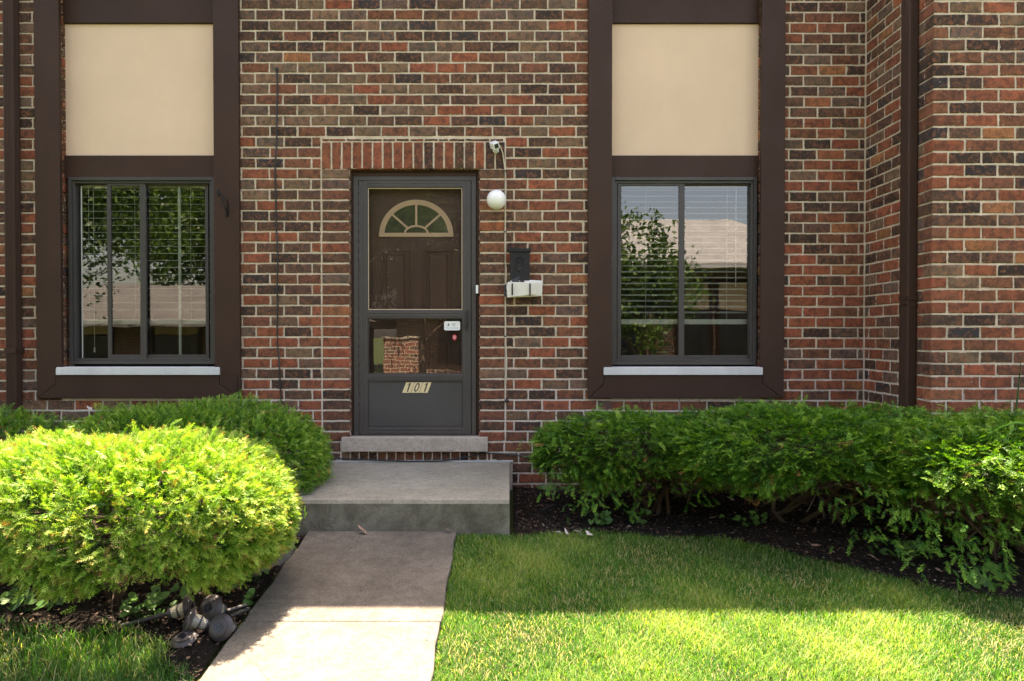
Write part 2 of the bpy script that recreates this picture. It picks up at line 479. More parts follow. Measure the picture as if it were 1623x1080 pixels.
# bed outlines
rb = [G(848, 849), G(930, 848), G(1010, 850), G(1120, 855), G(1220, 868), G(1320, 895), G(1420, 922), G(1520, 940), G(1640, 958)]
rbx = np.array([p[0] for p in rb] + [4.6]); rbd = np.array([p[1] for p in rb] + [2.35])
def right_bed_edge(x): return np.interp(x, rbx, rbd) + 0.02 * np.sin(x * 9) + 0.012 * np.sin(x * 23)
lb = [(-5, 2.45), (-3.0, 2.47), (-2.2, 2.50), (-1.75, 2.58), (-1.5, 2.72), (WX0 - 0.05, 2.95), (WX0 + 0.02, 3.0)]
def left_bed_edge(x): return np.interp(x, [p[0] for p in lb], [p[1] for p in lb]) + 0.03 * np.sin(x * 8) + 0.02 * np.sin(x * 21)
def in_bed(x, d):
    r = (x > 0.02) & (d < right_bed_edge(x))
    l = (x < WX0) & (d < left_bed_edge(x))
    return (r | l) & (d > 0)
def in_path(x, d): return (x > WX0 - 0.01) & (x < WX1 + 0.01) & (d > 1.25)
def in_step(x, d): return (x > -1.8) & (x < 0.01) & (d < 1.3)
bx = np.arange(-5, 4.7, 0.03); bd = np.arange(-0.05, 3.1, 0.03)
sheet('garden_bed', bx, bd, lambda x, d: gh(x, d) + 0.0 + 0.010 * lump(x, d, 2.0) + 0.006 * lump(d, x, 5.0, 2), M['soil'], 0.002,
      mask=lambda x, d: in_bed(x, d) & ~in_path(x, d) & ~in_step(x, d))
# mulch and crumbs of soil
def scatter_flat(name, n, region, m, smin, smax, label=None, zoff=0.01, crumbs=1.0):
    x = RNG.uniform(-4.6, 4.4, n * 6); d = RNG.uniform(0, 3.4, n * 6)
    ok = region(x, d); x, d = x[ok][:n], d[ok][:n]; n = len(x)
    s = RNG.uniform(smin, smax, n) ** 1.0; asp = RNG.uniform(0.15, 0.8, n); a = RNG.uniform(0, 2 * PI, n)
    u = np.stack([np.cos(a), np.sin(a), RNG.uniform(-0.4, 0.4, n)], -1) * s[:, None]
    w = np.stack([-np.sin(a), np.cos(a), RNG.uniform(-0.6, 0.6, n)], -1) * (s * asp)[:, None]
    c = np.stack([x, -d, gh(x, d) + zoff + RNG.uniform(0, 0.008, n)], -1)
    t = np.stack([np.zeros(n), np.zeros(n), s * 0.35], -1)
    v = np.stack([c - u, c - w, c + u, c + w, c + t], 1).reshape(-1, 3)
    b = np.arange(n)[:, None] * 5
    f = np.concatenate([b + np.array([[0, 1, 4]]), b + np.array([[1, 2, 4]]), b + np.array([[2, 3, 4]]), b + np.array([[3, 0, 4]])])
    o = np_mesh(name, v, f, m, None, np.repeat(RNG.uniform(0, 1, n) ** 1.4, 5))
    return tag(o, label, None, None, 'stuff')
tag(scatter_flat('mulch', 16000, lambda x, d: in_bed(x, d) & ~in_step(x, d) & ~in_path(x, d), M['mulch'], 0.004, 0.014), 'dark bark mulch and crumbs strewn over the planting beds', 'mulch')

def on_path(x, d): return ((x > WX0 + .03) & (x < WX1 - .02) & (d > 1.33) & (d < 3.3)) & ((RNG.uniform(0, 1, len(x)) < .25) | (x > WX1 - .08) | (d < 1.42) | (x < WX0 + .09))
tag(scatter_flat('path_debris', 420, on_path, M['mulch'], 0.002, 0.006, zoff=0.0255), 'tiny bits of bark and grit blown over the path', 'debris')
# path of cast slabs
walk = empty('walkway'); tag(walk, kind='structure')
jd = G(560, 997)[1]
cuts = [1.298, jd, jd + 1.5, jd + 3.0, jd + 4.5, jd + 6.0]
for i in range(5):
    a, b = cuts[i] + (0.006 if i else 0), cuts[i + 1] - 0.006
    za, zb = float(gh(0, a)) + 0.022, float(gh(0, b)) + 0.022
    mb = MB(); nseg = 14
    pts = []
    sk = 0.0
    v = []
    for k in range(nseg + 1):
        t = k / nseg; d = a + (b - a) * t; z = float(gh(0, d)) + 0.024 + (0.006 if i == 1 else 0)
        j0 = 0.004 * math.sin(d * 13) + 0.003 * math.sin(d * 41); j1 = 0.005 * math.sin(d * 11 + 1) + 0.003 * math.sin(d * 37)
        xr = 0.012 * (d - 1.29)
        v += [(WX0 + j0 + xr * 0.9, -d, z), (WX1 + j1 + xr * 1.0, -d, z), (WX1 + j1 + xr, -d, z - 0.11), (WX0 + j0 + xr * 0.9, -d, z - 0.11)]
    f = [(0, 1, 2, 3), tuple(nseg * 4 + q for q in (3, 2, 1, 0))]
    for k in range(nseg):
        for q in range(4):
            f.append((k * 4 + q, k * 4 + 4 + q, k * 4 + 4 + (q + 1) % 4, k * 4 + (q + 1) % 4))
    mb.quad_mesh(v, f)
    mb.build('slab', M['walk'], walk, 0.008)

# landing step
step = MB()
ZL = Z_(733)
v = []
xs_ = [-1.78, -1.3, -0.9, -0.45, -0.015]
prof = [(0.002, ZL), (0.60, ZL - 0.004), (1.245, ZL - 0.012), (1.277, ZL - 0.020), (1.292, ZL - 0.040), (1.296, 0.28), (0.002, 0.28)]
for x in xs_:
    for (d, z) in prof: v.append((x, -d - (0.004 * math.sin(x * 9) if 1.2 < d else 0), z))
n = len(prof); f = []
for i in range(len(xs_) - 1):
    for k in range(n): f.append((i * n + k, i * n + n + k, i * n + n + (k + 1) % n, i * n + (k + 1) % n))
f.append(tuple(range(n))[::1]); f.append(tuple((len(xs_) - 1) * n + k for k in range(n))[::-1])
step.quad_mesh(v, f)
so = step.build('front_step', M['landing'], None, 0.006)
tag(so, 'wide stained concrete landing step below the front door', 'step')
cb = MB()
for i in range(40):
    x = -1.75 + i * 0.044; cb.box(x, x + 0.0435, -0.012 - random.uniform(0, .006), 0.0, ZL - 0.002, ZL + random.uniform(0.006, 0.016))
cb.build('caulk_bead', M['sill'], so)

# ------------------------------------------------------------------ the brick house
house = empty('brick_house', (0, 0, 0), 'shaded brick townhouse front with brown trimmed windows and brown front door', 'house')
JOINT = 0.0130
CL = {'red': (0.33, 0.092, 0.046), 'orange': (0.40, 0.150, 0.062), 'redbrown': (0.215, 0.078, 0.043), 'brown': (0.125, 0.064, 0.042),
      'dark': (0.060, 0.036, 0.027), 'taupe': (0.215, 0.130, 0.082), 'grey': (0.160, 0.104, 0.078), 'char': (0.042, 0.036, 0.037)}
KEYS = list(CL)
def pick_class(px, py):
    w = dict(red=.15, orange=.03, redbrown=.20, brown=.25, dark=.13, taupe=.11, grey=.07, char=.045)
    if 370 < px < 930 and py < 110: w['taupe'] += .16; w['grey'] += .12; w['red'] -= .08
    if 370 < px < 640 and 110 < py < 200: w['taupe'] += .5
    if 500 < px < 560 and 440 < py < 620: w['red'] += 1.2
    if 750 < px < 810: w['brown'] += .5; w['redbrown'] += .3
    if px < 60 and py > 350: w['red'] += .25
    if px > 1240: w['red'] += .10
    if px > 1240 and py > 420: w['red'] += .40
    if 380 < px < 930 and py > 230: w['red'] += .08; w['char'] -= .02
    if px > 1240 and py > 560: w['red'] += .2
    if 840 < px < 1130 and 630 < py < 655: w['red'] += 1.5
    if 380 < px < 510 and py > 440: w['red'] += .25
    return random.choices(KEYS, [w[k] for k in KEYS])[0]
def jit_col(k):
    c = CL[k]; s = random.uniform(0.82, 1.2)
    return [min(1, max(0, x * s * random.uniform(0.94, 1.06))) for x in c]
def brick_local(w, h, depth, j=0.0016):
    """8-point rings: outer edge (set back 3 mm) and inner face; local x 0..w, z 0..h, front at y=0"""
    r = lambda s=1: random.uniform(-j, j) * s
    xs = [0, w * .33, w * .67, w, w, w * .67, w * .33, 0]; zs = [0, 0, 0, 0, h, h, h, h]
    outer = [(x + r(), 0.0035, z + r(1.1)) for x, z in zip(xs, zs)]
    e = 0.0055; cx, cz = w / 2, h / 2
    yo = random.uniform(-0.0012, 0.0012)
    inner = []
    for i, (x, y, z) in enumerate(outer):
        dx = (e if x < w * .1 else -e if x > w * .9 else 0); dz = e if z < h * .5 else -e
        inner.append((x + dx, yo + random.uniform(-0.0006, 0.0006), z + dz))
    back = [(x, depth, z) for x, z in zip(xs, zs)]
    v = outer + inner + back
    f = [(i, (i + 1) % 8, (i + 1) % 8 + 8, i + 8) for i in range(8)] + [(8, 9, 14, 15), (9, 10, 13, 14), (10, 11, 12, 13)]
    f += [(i + 16, (i + 1) % 8 + 16, (i + 1) % 8, i) for i in range(8)]
    return v, f
BR_EDC = [1.0] + [0.0] * 6 + [1.0] + [1.0] * 16
BR_ED = [0.0] * 8 + [1.0] * 8 + [1.0] * 8
bricks = []          # (px, py, area, frame, u, w, z, h, depth, wallkey)
def add_brick(fr, u, w, z, h, depth, key):
    o, ax = fr
    c = o + ax * (u + w / 2); d = -c.y; s = F / (5.9 - d)
    px = 811.5 + c.x * s; py = 530 - (z + h / 2 - 1.6) * s
    facing = 1.0 if abs(ax.x) > .5 else 0.45
    bricks.append(dict(px=px, py=py, area=w * h * s * s * facing, fr=fr, u=u, w=w, z=z, h=h, dep=depth, key=key))
def fill(fr, u0, u1, z_of, k0, k1, pitch, phase, depth, key, edge0=True, edge1=True, wob=0.002):
    """running bond between u0 and u1; rows k0..k1-1"""
    for k in range(k0, k1):
        zt, zb = z_of(k) - JOINT / 2, z_of(k + 1) + JOINT / 2
        ph = phase + (pitch / 2 if k % 2 else 0) + random.uniform(-0.004, 0.004)
        n0 = math.floor((u0 - ph) / pitch) - 1
        joints = [ph + i * pitch + random.uniform(-wob, wob) for i in range(n0, n0 + int((u1 - u0) / pitch) + 5)]
        js = [j for j in joints if u0 + 0.028 < j < u1 - 0.028]
        es = [u0] + js + [u1]
        for i in range(len(es) - 1):
            a = es[i] + (JOINT / 2 if (i or edge0) else 0); b = es[i + 1] - (JOINT / 2 if (i < len(es) - 2 or edge1) else 0)
            dz = random.uniform(-0.001, 0.001)
            add_brick(fr, a, b - a, zb + dz, zt - zb, depth, key)
zc = lambda k: Z_(2.2 + 16.65 * k)
zs = lambda k: Z_(6.7 + 16.56 * k)
def zmix(k): return zs(k)
PX = 1 / 200.0
main_fr = (Vector((0, 0, 0)), Vector((1, 0, 0)))
P44 = 0.220
X = lambda px: X_(px)
fill(main_fr, X(-170), X(97), lambda k: Z_(6.5 + 16.6 * k), -5, 38, P44, X(33), .10, 'main', edge1=False)
fill(main_fr, X(340), X(969.5), zc, -5, 13, P44, X(384.4), .10, 'main', edge0=False, edge1=False)
fill(main_fr, X(340), X(510), zc, 13, 42, P44, X(384.4), .10, 'main', edge0=False)
fill(main_fr, X(801), X(969.5), zc, 13, 42, P44, X(815), .10, 'main', edge1=False)
fill(main_fr, X(340), X(540), zc, 42, 44, P44, X(384.4), .10, 'main', edge0=False)
fill(main_fr, X(772), X(969.5), zc, 42, 44, P44, X(800), .10, 'main', edge1=False)
fill(main_fr, X(340), X(530), zc, 44, 48, P44, X(384.4), .10, 'main', edge0=False)
fill(main_fr, X(811), X(969.5), zc, 44, 48, P44, X(800), .10, 'main', edge1=False)
fill(main_fr, X(510), X(556), zc, 16, 42, 90.0, -3.37, .10, 'main')
fill(main_fr, X(758), X(801), zc, 16, 42, 90.0, -3.37, .10, 'main')
fill(main_fr, X(1205.5), X(1369.5), zs, -5, 38, P44, X(1250), .10, 'main', edge0=False)
fill(main_fr, X(-170), X(340), zc, 38, 48, P44, X(30), .10, 'main', edge1=False)
fill(main_fr, X(969.5), X(1369.5), zs, 38, 48, P44, X(990), .10, 'main', edge0=False)
# soldier course over the door, split strip above it, headers below the sill
u = 510.0
nsol = 18
for i in range(nsol):
    a, b = X(510 + i * 291 / nsol) + JOINT / 2, X(510 + (i + 1) * 291 / nsol) - JOINT / 2
    if i == 0: a = X(510) + JOINT * .5
    ztop, zbot = Z_(227.5), Z_(268.6) - 0.004
    add_brick(main_fr, a, b - a, zbot, ztop - zbot, .10, 'soldier')
uu = X(512)
while uu < X(799):
    w = random.uniform(0.07, 0.2); w = min(w, X(800) - uu)
    if w > .02: add_brick(main_fr, uu, w - .012, Z_(225.4), 0.016, .10, 'strip')
    uu += w
uu = X(541)
while uu < X(771):
    w = 0.0725
    add_brick(main_fr, uu, w - .011, Z_(730.5), 0.062, .10, 'header'); uu += w
# return wall and the part of the house that stands forward on the right
XR = X(1369.5); DP = 0.944
side_fr = (Vector((XR, 0, 0)), Vector((0, -1, 0)))
proj_fr = (Vector((0, -DP, 0)), Vector((1, 0, 0)))
for k in range(-8, 48):
    zt, zb = zs(k) - JOINT / 2, zs(k + 1) + JOINT / 2
    if k % 2 == 0:
        add_brick(proj_fr, XR, .21, zb, zt - zb, .10, 'corner'); e = DP - .10
    else:
        add_brick(proj_fr, XR, .10, zb, zt - zb, .21, 'corner'); e = DP - .21
    # side wall courses
    js = [0.0]; x = e
    l = []
    while x > 0.02:
        l.append((max(x - .22, 0.0), x)); x -= .22
    for a, b in l:
        if b - a > .035: add_brick(side_fr, a + JOINT / 2, b - a - JOINT, zb, zt - zb, .10, 'side')
    st = XR + (.21 if k % 2 == 0 else .10) + JOINT
    x = st
    while x < 4.9:
        wv = .2085 + random.uniform(-.002, .002)
        add_brick(proj_fr, x, wv, zb + random.uniform(-.001, .001), zt - zb, .10, 'proj'); x += wv + JOINT

# mortar backing walls (with the openings left out)
def wall_grid(name, xcuts, zcuts, hole, y, parent):
    v, f = [], []; idx = {}
    def vid(x, yy, z):
        kx = (round(x, 5), round(yy, 5), round(z, 5))
        if kx not in idx: idx[kx] = len(v); v.append(kx)
        return idx[kx]
    for i in range(len(xcuts) - 1):
        for j in range(len(zcuts) - 1):
            x0, x1, z0, z1 = xcuts[i], xcuts[i + 1], zcuts[j], zcuts[j + 1]
            if hole(i, j): continue
            f.append((vid(x0, y, z0), vid(x1, y, z0), vid(x1, y, z1), vid(x0, y, z1)))
            yb = y + .2
            f.append((vid(x0, yb, z1), vid(x1, yb, z1), vid(x1, yb, z0), vid(x0, yb, z0)))
            def solid(a, b): return 0 <= a < len(xcuts) - 1 and 0 <= b < len(zcuts) - 1 and not hole(a, b)
            if not solid(i - 1, j): f.append((vid(x0, y, z0), vid(x0, y, z1), vid(x0, yb, z1), vid(x0, yb, z0)))
            if not solid(i + 1, j): f.append((vid(x1, y, z1), vid(x1, y, z0), vid(x1, yb, z0), vid(x1, yb, z1)))
            if not solid(i, j - 1): f.append((vid(x1, y, z0), vid(x0, y, z0), vid(x0, yb, z0), vid(x1, yb, z0)))
            if not solid(i, j + 1): f.append((vid(x0, y, z1), vid(x1, y, z1), vid(x1, yb, z1), vid(x0, yb, z1)))
    mb = MB(); mb.quad_mesh(v, f)
    return mb.build(name, M['mortar'], parent)
xc_ = [-8.0, X(94), X(342), X(553), X(761), X(967), X(1208), XR + .1]
zc_ = [0.1, Z_(717), Z_(583), Z_(268), 4.78]
def hole(i, j):
    if i == 1 or i == 5: return j in (2, 3)
    if i == 3: return j in (1, 2)
    return False
wall_main = wall_grid('wall', xc_, zc_, hole, 0.0065, house)
wall_proj = MB().box(XR + .0065, 7.5, -DP + .0065, 0.2, 0.1, 4.90).build('wall', M['mortar'], house)
wall_proj['label'] = 'brick wing that stands forward on the right'
back = MB().box(-8, 7.5, 7.8, 8.0, 0.1, 4.78).box(-8, -7.8, .21, 7.8, .1, 4.78).box(7.3, 7.5, .21, 7.8, .1, 4.78)
back.build('back_wall', M['mortar'], house)
# roof with the eaves whose shade reaches the lawn
def roof_prism(x0, x1, d_eave, y_back, z0, rise):
    mb = MB()
    ym = (-d_eave + y_back) / 2
    pts = [(-d_eave, z0), (y_back, z0), (y_back, z0 + .18), (ym, z0 + rise), (-d_eave, z0 + .18)]
    v = [(x0, y, z) for y, z in pts] + [(x1, y, z) for y, z in pts]
    mb.quad_mesh(v, [(4, 3, 2, 1, 0), (5, 6, 7, 8, 9)] + [(i, (i + 1) % 5, (i + 1) % 5 + 5, i + 5) for i in range(5)])
    return mb
EAVE = 0.25
roof_prism(-8.4, XR - .02, EAVE, 8.3, 4.79, 1.0).build('roof', M['roof'], house)
roof_prism(XR - .018, 7.9, EAVE + .42, 8.3, 4.91, 1.0).build('roof', M['roof'], house)

# build bricks: the 300 that show largest as objects, the rest joined
vis = [b for b in bricks if -20 < b['px'] < 1640 and -15 < b['py'] < 1080]
def hidden(b):
    px, py = b['px'], b['py']
    if b['key'] in ('main',):
        if 57 < px < 380 and py < 632: return True
        if 932 < px < 1243 and py < 630: return True
        if px < 500 and py > 645: return True
        if px > 850 and py > 660: return True
    return py > 660 and px > 850
cand = sorted([b for b in vis if not hidden(b) and b['key'] != 'strip'],
              key=lambda b: -(round(b['area'] / 60) * 1000 - math.hypot(b['px'] - 700, b['py'] - 330)))
single = set(id(b) for b in cand[:300])
pool = {}
def mesh_for(b, cls):
    w, h, dep = round(b['w'], 3), round(b['h'], 3), b['dep']
    k = (round(w / .006), round(h / .004), dep, cls, b['key'] == 'corner')
    lst = pool.setdefault(k, [])
    if len(lst) >= 5: return random.choice(lst)
    v, f = brick_local(b['w'], b['h'], dep)
    me = bpy.data.meshes.new('brick'); me.from_pydata(v, [], f); me.update()
    ca = me.color_attributes.new('bc', 'FLOAT_COLOR', 'POINT')
    c = jit_col(cls)
    for i, e in enumerate(BR_EDC if b['key'] == 'corner' else BR_ED): ca.data[i].color = (c[0], c[1], c[2], e)
    me.materials.append(M['brick']); lst.append(me)
    return me
acc = {'main': ([], [], []), 'wing': ([], [], [])}
for b in bricks:
    if b['key'] == 'soldier': cls = 'red' if b['px'] < 660 else random.choice(['redbrown', 'redbrown', 'red', 'brown', 'dark'])
    else: cls = pick_class(b['px'], b['py'])
    if b['key'] == 'soldier' and b['px'] > 765: cls = 'dark'
    o, ax = b['fr']; y_ax = Vector((0, 1, 0)) if abs(ax.x) > .5 else Vector((1, 0, 0))
    org = o + ax * b['u'] + Vector((0, 0, b['z']))
    side = b['key'] == 'side'
    if side: org = o + ax * (b['u'] + b['w']) + Vector((0, 0, b['z'])); axx = -ax
    else: axx = ax
    mtx = Matrix(((axx.x, y_ax.x, 0, org.x), (axx.y, y_ax.y, 0, org.y), (0, 0, 1, org.z), (0, 0, 0, 1)))
    wing = b['key'] in ('side', 'corner', 'proj')
    if id(b) in single:
        ob = bpy.data.objects.new('brick', mesh_for(b, cls))
        col.objects.link(ob); ob.parent = wall_proj if wing else wall_main
        ob.matrix_local = mtx
    else:
        V_, F_, C_ = acc['wing' if wing else 'main']
        v, f = brick_local(b['w'], b['h'], b['dep']); n = len(V_)
        V_ += [tuple(mtx @ Vector(q)) for q in v]; F_ += [tuple(i + n for i in q) for q in f]
        c = jit_col(cls); C_ += [(c[0], c[1], c[2], e) for e in (BR_EDC if b['key'] == 'corner' else BR_ED)]
for key, par in (('main', wall_main), ('wing', wall_proj)):
    V_, F_, C_ = acc[key]
    me = bpy.data.meshes.new('brickwork'); me.from_pydata(V_, [], F_); me.update()
    ca = me.color_attributes.new('bc', 'FLOAT_COLOR', 'POINT'); ca.data.foreach_set('color', np.array(C_, np.float32).ravel())
    me.materials.append(M['brick'])
    tag(link(bpy.data.objects.new('brickwork', me), par), kind='stuff')

# trims, panels, windows -------------------------------------------------
def zx(pts, d=0.0): return [(X_(a, d), Z_(b, d)) for a, b in pts]
def window_bay(x0, x1, xl, xr, sx0, sx1, label_side):
    """outer trim x0..x1, opening xl..xr, white sill sx0..sx1 (photo columns)"""
    tr = empty('window_trim'); tr.parent = house
    T0, T1 = 0.004, 0.040
    e = 0.5
    MB().prism(zx([(x0, -70), (xl, -70), (xl, 583), (sx0, 583), (sx0, 609), (x0 + 1, 632), (x0, 632)], .04), -T1, -T0).build('trim_board', M['trim'], tr, .003)
    MB().prism(zx([(xr, -70), (x1, -70), (x1, 632), (x1 - 1, 632), (sx1, 609), (sx1, 583), (xr, 583)], .04), -T1, -T0).build('trim_board', M['trim'], tr, .003)
    MB().prism(zx([(sx0 + .6, 596), (sx1 - .6, 596), (sx1 - .6, 609.3), (x1 - 2.2, 632), (x0 + 2.2, 632), (sx0 + .6, 609.3)], .04), -T1 - .003, -T0).build('trim_board', M['trim'], tr, .003)
    # sill
    s = MB().prism(zx([(sx0 + 1, 583), (sx1 - 1, 583), (sx1, 586), (sx1, 595.4), (sx0, 595.4), (sx0, 586)], .055), -.058, .14)
    s.build('window_sill', M['sill'], tr, .004)
    # recessed boards and panel
    D = -0.085
    MB().box(X(xl - 4), X(xr + 4), .060, .2, Z_(35), 4.60).build('trim_board', M['trim'], tr, .003)
    MB().box(X(xl - 4), X(xr + 4), .085, .2, Z_(245), Z_(35.4)).build('stucco_panel', M['stucco'], tr)
    MB().box(X(xl - 4), X(xr + 4), .060, .2, Z_(282.5), Z_(245.4)).build('trim_board', M['trim'], tr, .003)
    return tr
window_bay(57.5, 380, 97, 340, 88, 347.5, 'left')
window_bay(932, 1243, 969.5, 1205, 957, 1209.5, 'right')

def frame_ring(mb, x0, x1, y0, y1, w, d0, d1, dd, wb=None, wt=None):
    """rectangular ring of four butted bars, photo pixels at depth dd"""
    wb = w if wb is None else wb; wt = w if wt is None else wt
    xa, xb, za, zb = X_(x0, dd), X_(x1, dd), Z_(y1, dd), Z_(y0, dd)
    s = (5.9 - dd) / F
    mb.box(xa, xa + w * s, -d1, -d0, za, zb); mb.box(xb - w * s, xb, -d1, -d0, za, zb)
    mb.box(xa + w * s, xb - w * s, -d1, -d0, za, za + wb * s); mb.box(xa + w * s, xb - w * s, -d1, -d0, zb - wt * s, zb)
    return mb
def window(x0, x1, y0, y1, left):
    w = MB()
    frame_ring(w, x0, x1, y0, y1, 5, -.16, -.055, -.06)
    frame_ring(w, x0 + 5, x1 - 5, y0 + 5, y1 - 5, 4, -.16, -.075, -.06)
    fo = w.build('window', M['frame'], house, .002)
    fo['label'] = 'sliding window with bronze frame and lowered white blind, ' + ('left of the door' if left else 'right of the door')
    xm = 228 if left else 1079
    gy0, gy1 = y0 + 9, y1 - 9
    # two sashes on different tracks
    for (a, b, dfr, wl, wr) in ((x0 + 9, xm + 5, -.098, 6, 9), (xm - 5, x1 - 9, -.122, 5, 5)):
        if left and a < 150: a = 172
        s = MB(); dd = dfr
        xa, xb, za, zb = X_(a, dd), X_(b, dd), Z_(gy1, dd), Z_(gy0, dd); q = (5.9 - dd) / F
        s.box(xa, xa + wl * q, -dfr - .012, -dfr + .010, za, zb); s.box(xb - wr * q, xb, -dfr - .012, -dfr + .010, za, zb)
        s.box(xa + wl * q, xb - wr * q, -dfr - .012, -dfr + .010, za, za + 6 * q); s.box(xa + wl * q, xb - wr * q, -dfr - .012, -dfr + .010, zb - 5 * q, zb)
        s.build('sash', M['frame'], fo, .002)
        p = MB().quad_mesh([(xa + wl * q, -dfr, za + 6 * q), (xb - wr * q, -dfr, za + 6 * q), (xb - wr * q, -dfr, zb - 5 * q), (xa + wl * q, -dfr, zb - 5 * q)], [(0, 1, 2, 3)])
        p.build('pane', M['glass'], fo)
    if left:
        MB().quad_mesh([(X_(131, -.098), .104, Z_(568, -.1)), (X_(172.5, -.098), .104, Z_(568, -.1)), (X_(172.5, -.098), .104, Z_(297, -.1)), (X_(131, -.098), .104, Z_(297, -.1))], [(0, 1, 2, 3)]).build('pane', M['glass'], fo)  # pane added over the open left light to dim the blind behind
        # pale inner stiles
        MB().box(X_(130, -.13), X_(131.8, -.13), .128, .14, Z_(568, -.13), Z_(297, -.13)).build('stile', M['slat'], fo)
        MB().box(X_(283.5, -.14), X_(287.5, -.14), .138, .15, Z_(566, -.13), Z_(298, -.13)).build('stile', M['slat'], fo)
        MB().box(X_(232, -.14), X_(234, -.14), .138, .15, Z_(566, -.13), Z_(298, -.13)).build('stile', M['slat'], fo)
    # blind
    xa, xb = (X_(x0 + 11, -.2), X_(x1 - 6, -.2))
    dbl = .205
    ys = []
    ptch = 11.1 if left else 9.2
    y = 303.0
    MB().box(xa, xb, dbl - .025, dbl + .025, Z_(300, -.2), Z_(291, -.2)).build('head_rail', M['slat'], fo)
    while y < 500:
        z = Z_(y, -.2); t = R(11 if left else 16); hw = .021
        dy, dz = hw * math.cos(t), hw * math.sin(t)
        mb = MB(); th = .0028
        mb.quad_mesh([(xa, dbl - dy, z - dz), (xb, dbl - dy, z - dz), (xb, dbl + dy, z + dz), (xa, dbl + dy, z + dz),
                      (xa, dbl - dy, z - dz + th), (xb, dbl - dy, z - dz + th), (xb, dbl + dy, z + dz + th), (xa, dbl + dy, z + dz + th)],
                     [(0, 3, 2, 1), (4, 5, 6, 7), (0, 1, 5, 4), (1, 2, 6, 5), (2, 3, 7, 6), (3, 0, 4, 7)])
        mb.build('slat', M['slat'], fo); y += ptch
    MB().box(xa, xb, dbl - .022, dbl + .022, Z_(515, -.2), Z_(507, -.2)).build('bottom_rail', M['slat'], fo, .003)
    for fx in ((0.13, .5, .87) if left else (.2, .45, .8)):
        xx = xa + (xb - xa) * (fx if not left else (.11, .45, .86)[(0.13, .5, .87).index(fx)])
        MB().tube([(xx, dbl - .026, Z_(300, -.2)), (xx, dbl - .026, Z_(508, -.2))], .0016, 5).build('ladder_cord', M['slat'], fo)
    xx = X_(153 if left else 1164, -.2)
    zb_ = Z_(552, -.2) if left else Z_(456, -.2)
    MB().tube([(xx, dbl - .034, Z_(300, -.2)), (xx, dbl - .034, zb_)], .0018 if left else .004, 5).build('pull_cord', M['slat'], fo)
    if left:
        MB().lathe([(.001, 0), (.009, .006), (.006, .04), (.001, .045)], 10, Matrix.Translation((xx, dbl - .034, zb_ - .04))).build('cord_tassel', M['slat'], fo, smooth=True)
        MB().lathe([(.001, 0), (.009, .006), (.006, .04), (.001, .045)], 10, Matrix.Translation((xx - .003, dbl - .038, Z_(416, -.2)))).build('cord_tassel', M['slat'], fo, smooth=True)
    # room behind
    r = MB(); a, b, c, d_ = X_(x0 - 60), X_(x1 + 60), .35, 2.9
    r.quad_mesh([(a, .3, .6), (b, .3, .6), (b, d_, .6), (a, d_, .6), (a, .3, 3.0), (b, .3, 3.0), (b, d_, 3.0), (a, d_, 3.0)],
                [(0, 1, 2, 3), (4, 7, 6, 5), (3, 2, 6, 7), (0, 3, 7, 4), (1, 5, 6, 2)])
    r.build('room', M['room'], fo)
    return fo
window(110, 341, 282.5, 578, True)
window(969, 1199, 282.5, 579, False)

# ------------------------------------------------------------------ door
D0 = -.07
door_fr = MB()
dd = -.07
# dark brown wood lining, header and jambs in the brick opening
door_fr.box(X(553.5), X_(561, dd), .065, .20, Z_(694), Z_(269)); door_fr.box(X_(755, dd), X(760.5), .065, .20, Z_(694), Z_(269))
door_fr.box(X_(561, dd), X_(755, dd), .070, .20, Z_(276, dd), Z_(268)); 
df = door_fr.build('door_frame', M['trim'], house, .003)
MB().box(X_(561, dd), X_(755, dd), .056, .0699, Z_(281.5, dd), Z_(276.2, dd)).build('drip_cap', M['trim'], df, .002)
st = MB()
st.box(X_(561.3, dd), X_(569, dd), .056, .11, Z_(694, dd), Z_(281.7, dd)); st.box(X_(747.5, dd), X_(754.7, dd), .056, .11, Z_(694, dd), Z_(281.7, dd))
st.box(X_(569, dd), X_(747.5, dd), .0565, .11, Z_(288.5, dd), Z_(281.7, dd))
# leaf: stiles and rails with stepped mouldings
stf = st.build('storm_door', M['stormframe'], house, .002)
stf['label'] = 'dark bronze storm door with two glass panes and kick panel'
def sbar(x0, x1, y0, y1, dep0, dep1, name='rail', m='stormframe', bev=.002):
    return MB().box(X_(x0, dd), X_(x1, dd), dep0, dep1, Z_(y1, dd), Z_(y0, dd)).build(name, M[m], stf, bev)
def stepped(mb, x0, x1, y0, y1, horizontal):
    n = 3
    if horizontal:
        h = (y1 - y0)
        mb.box(X_(x0, dd), X_(x1, dd), .052, .085, Z_(y1, dd), Z_(y0, dd))
        for i in range(2):
            a = y0 + h * (.22 + .36 * i); mb.box(X_(x0 + .5, dd), X_(x1 - .5, dd), .048, .0521, Z_(a + h * .2, dd), Z_(a, dd))
    else:
        w = x1 - x0
        mb.box(X_(x0, dd), X_(x1, dd), .052, .085, Z_(y1, dd), Z_(y0, dd))
        for i in range(2):
            a = x0 + w * (.22 + .36 * i); mb.box(X_(a, dd), X_(a + w * .2, dd), .048, .0521, Z_(y1 - .5, dd), Z_(y0 + .5, dd))
m1 = MB(); stepped(m1, 570, 583.5, 289.2, 690, False); m1.build('stile', M['stormframe'], stf, .0015)
m1 = MB(); stepped(m1, 733.5, 746.5, 289.2, 690, False); m1.build('stile', M['stormframe'], stf, .0015)
for (a, b) in ((289.2, 299.5), (492.5, 505), (594, 604.5), (677, 690)):
    m1 = MB(); stepped(m1, 583.5, 733.5, a, b, True); m1.build('rail', M['stormframe'], stf, .0015)
MB().box(X_(570, dd), X_(746.5, dd), .057, .08, Z_(694.5, dd), Z_(690.6, dd)).build('bottom_sweep', M['black'], stf)
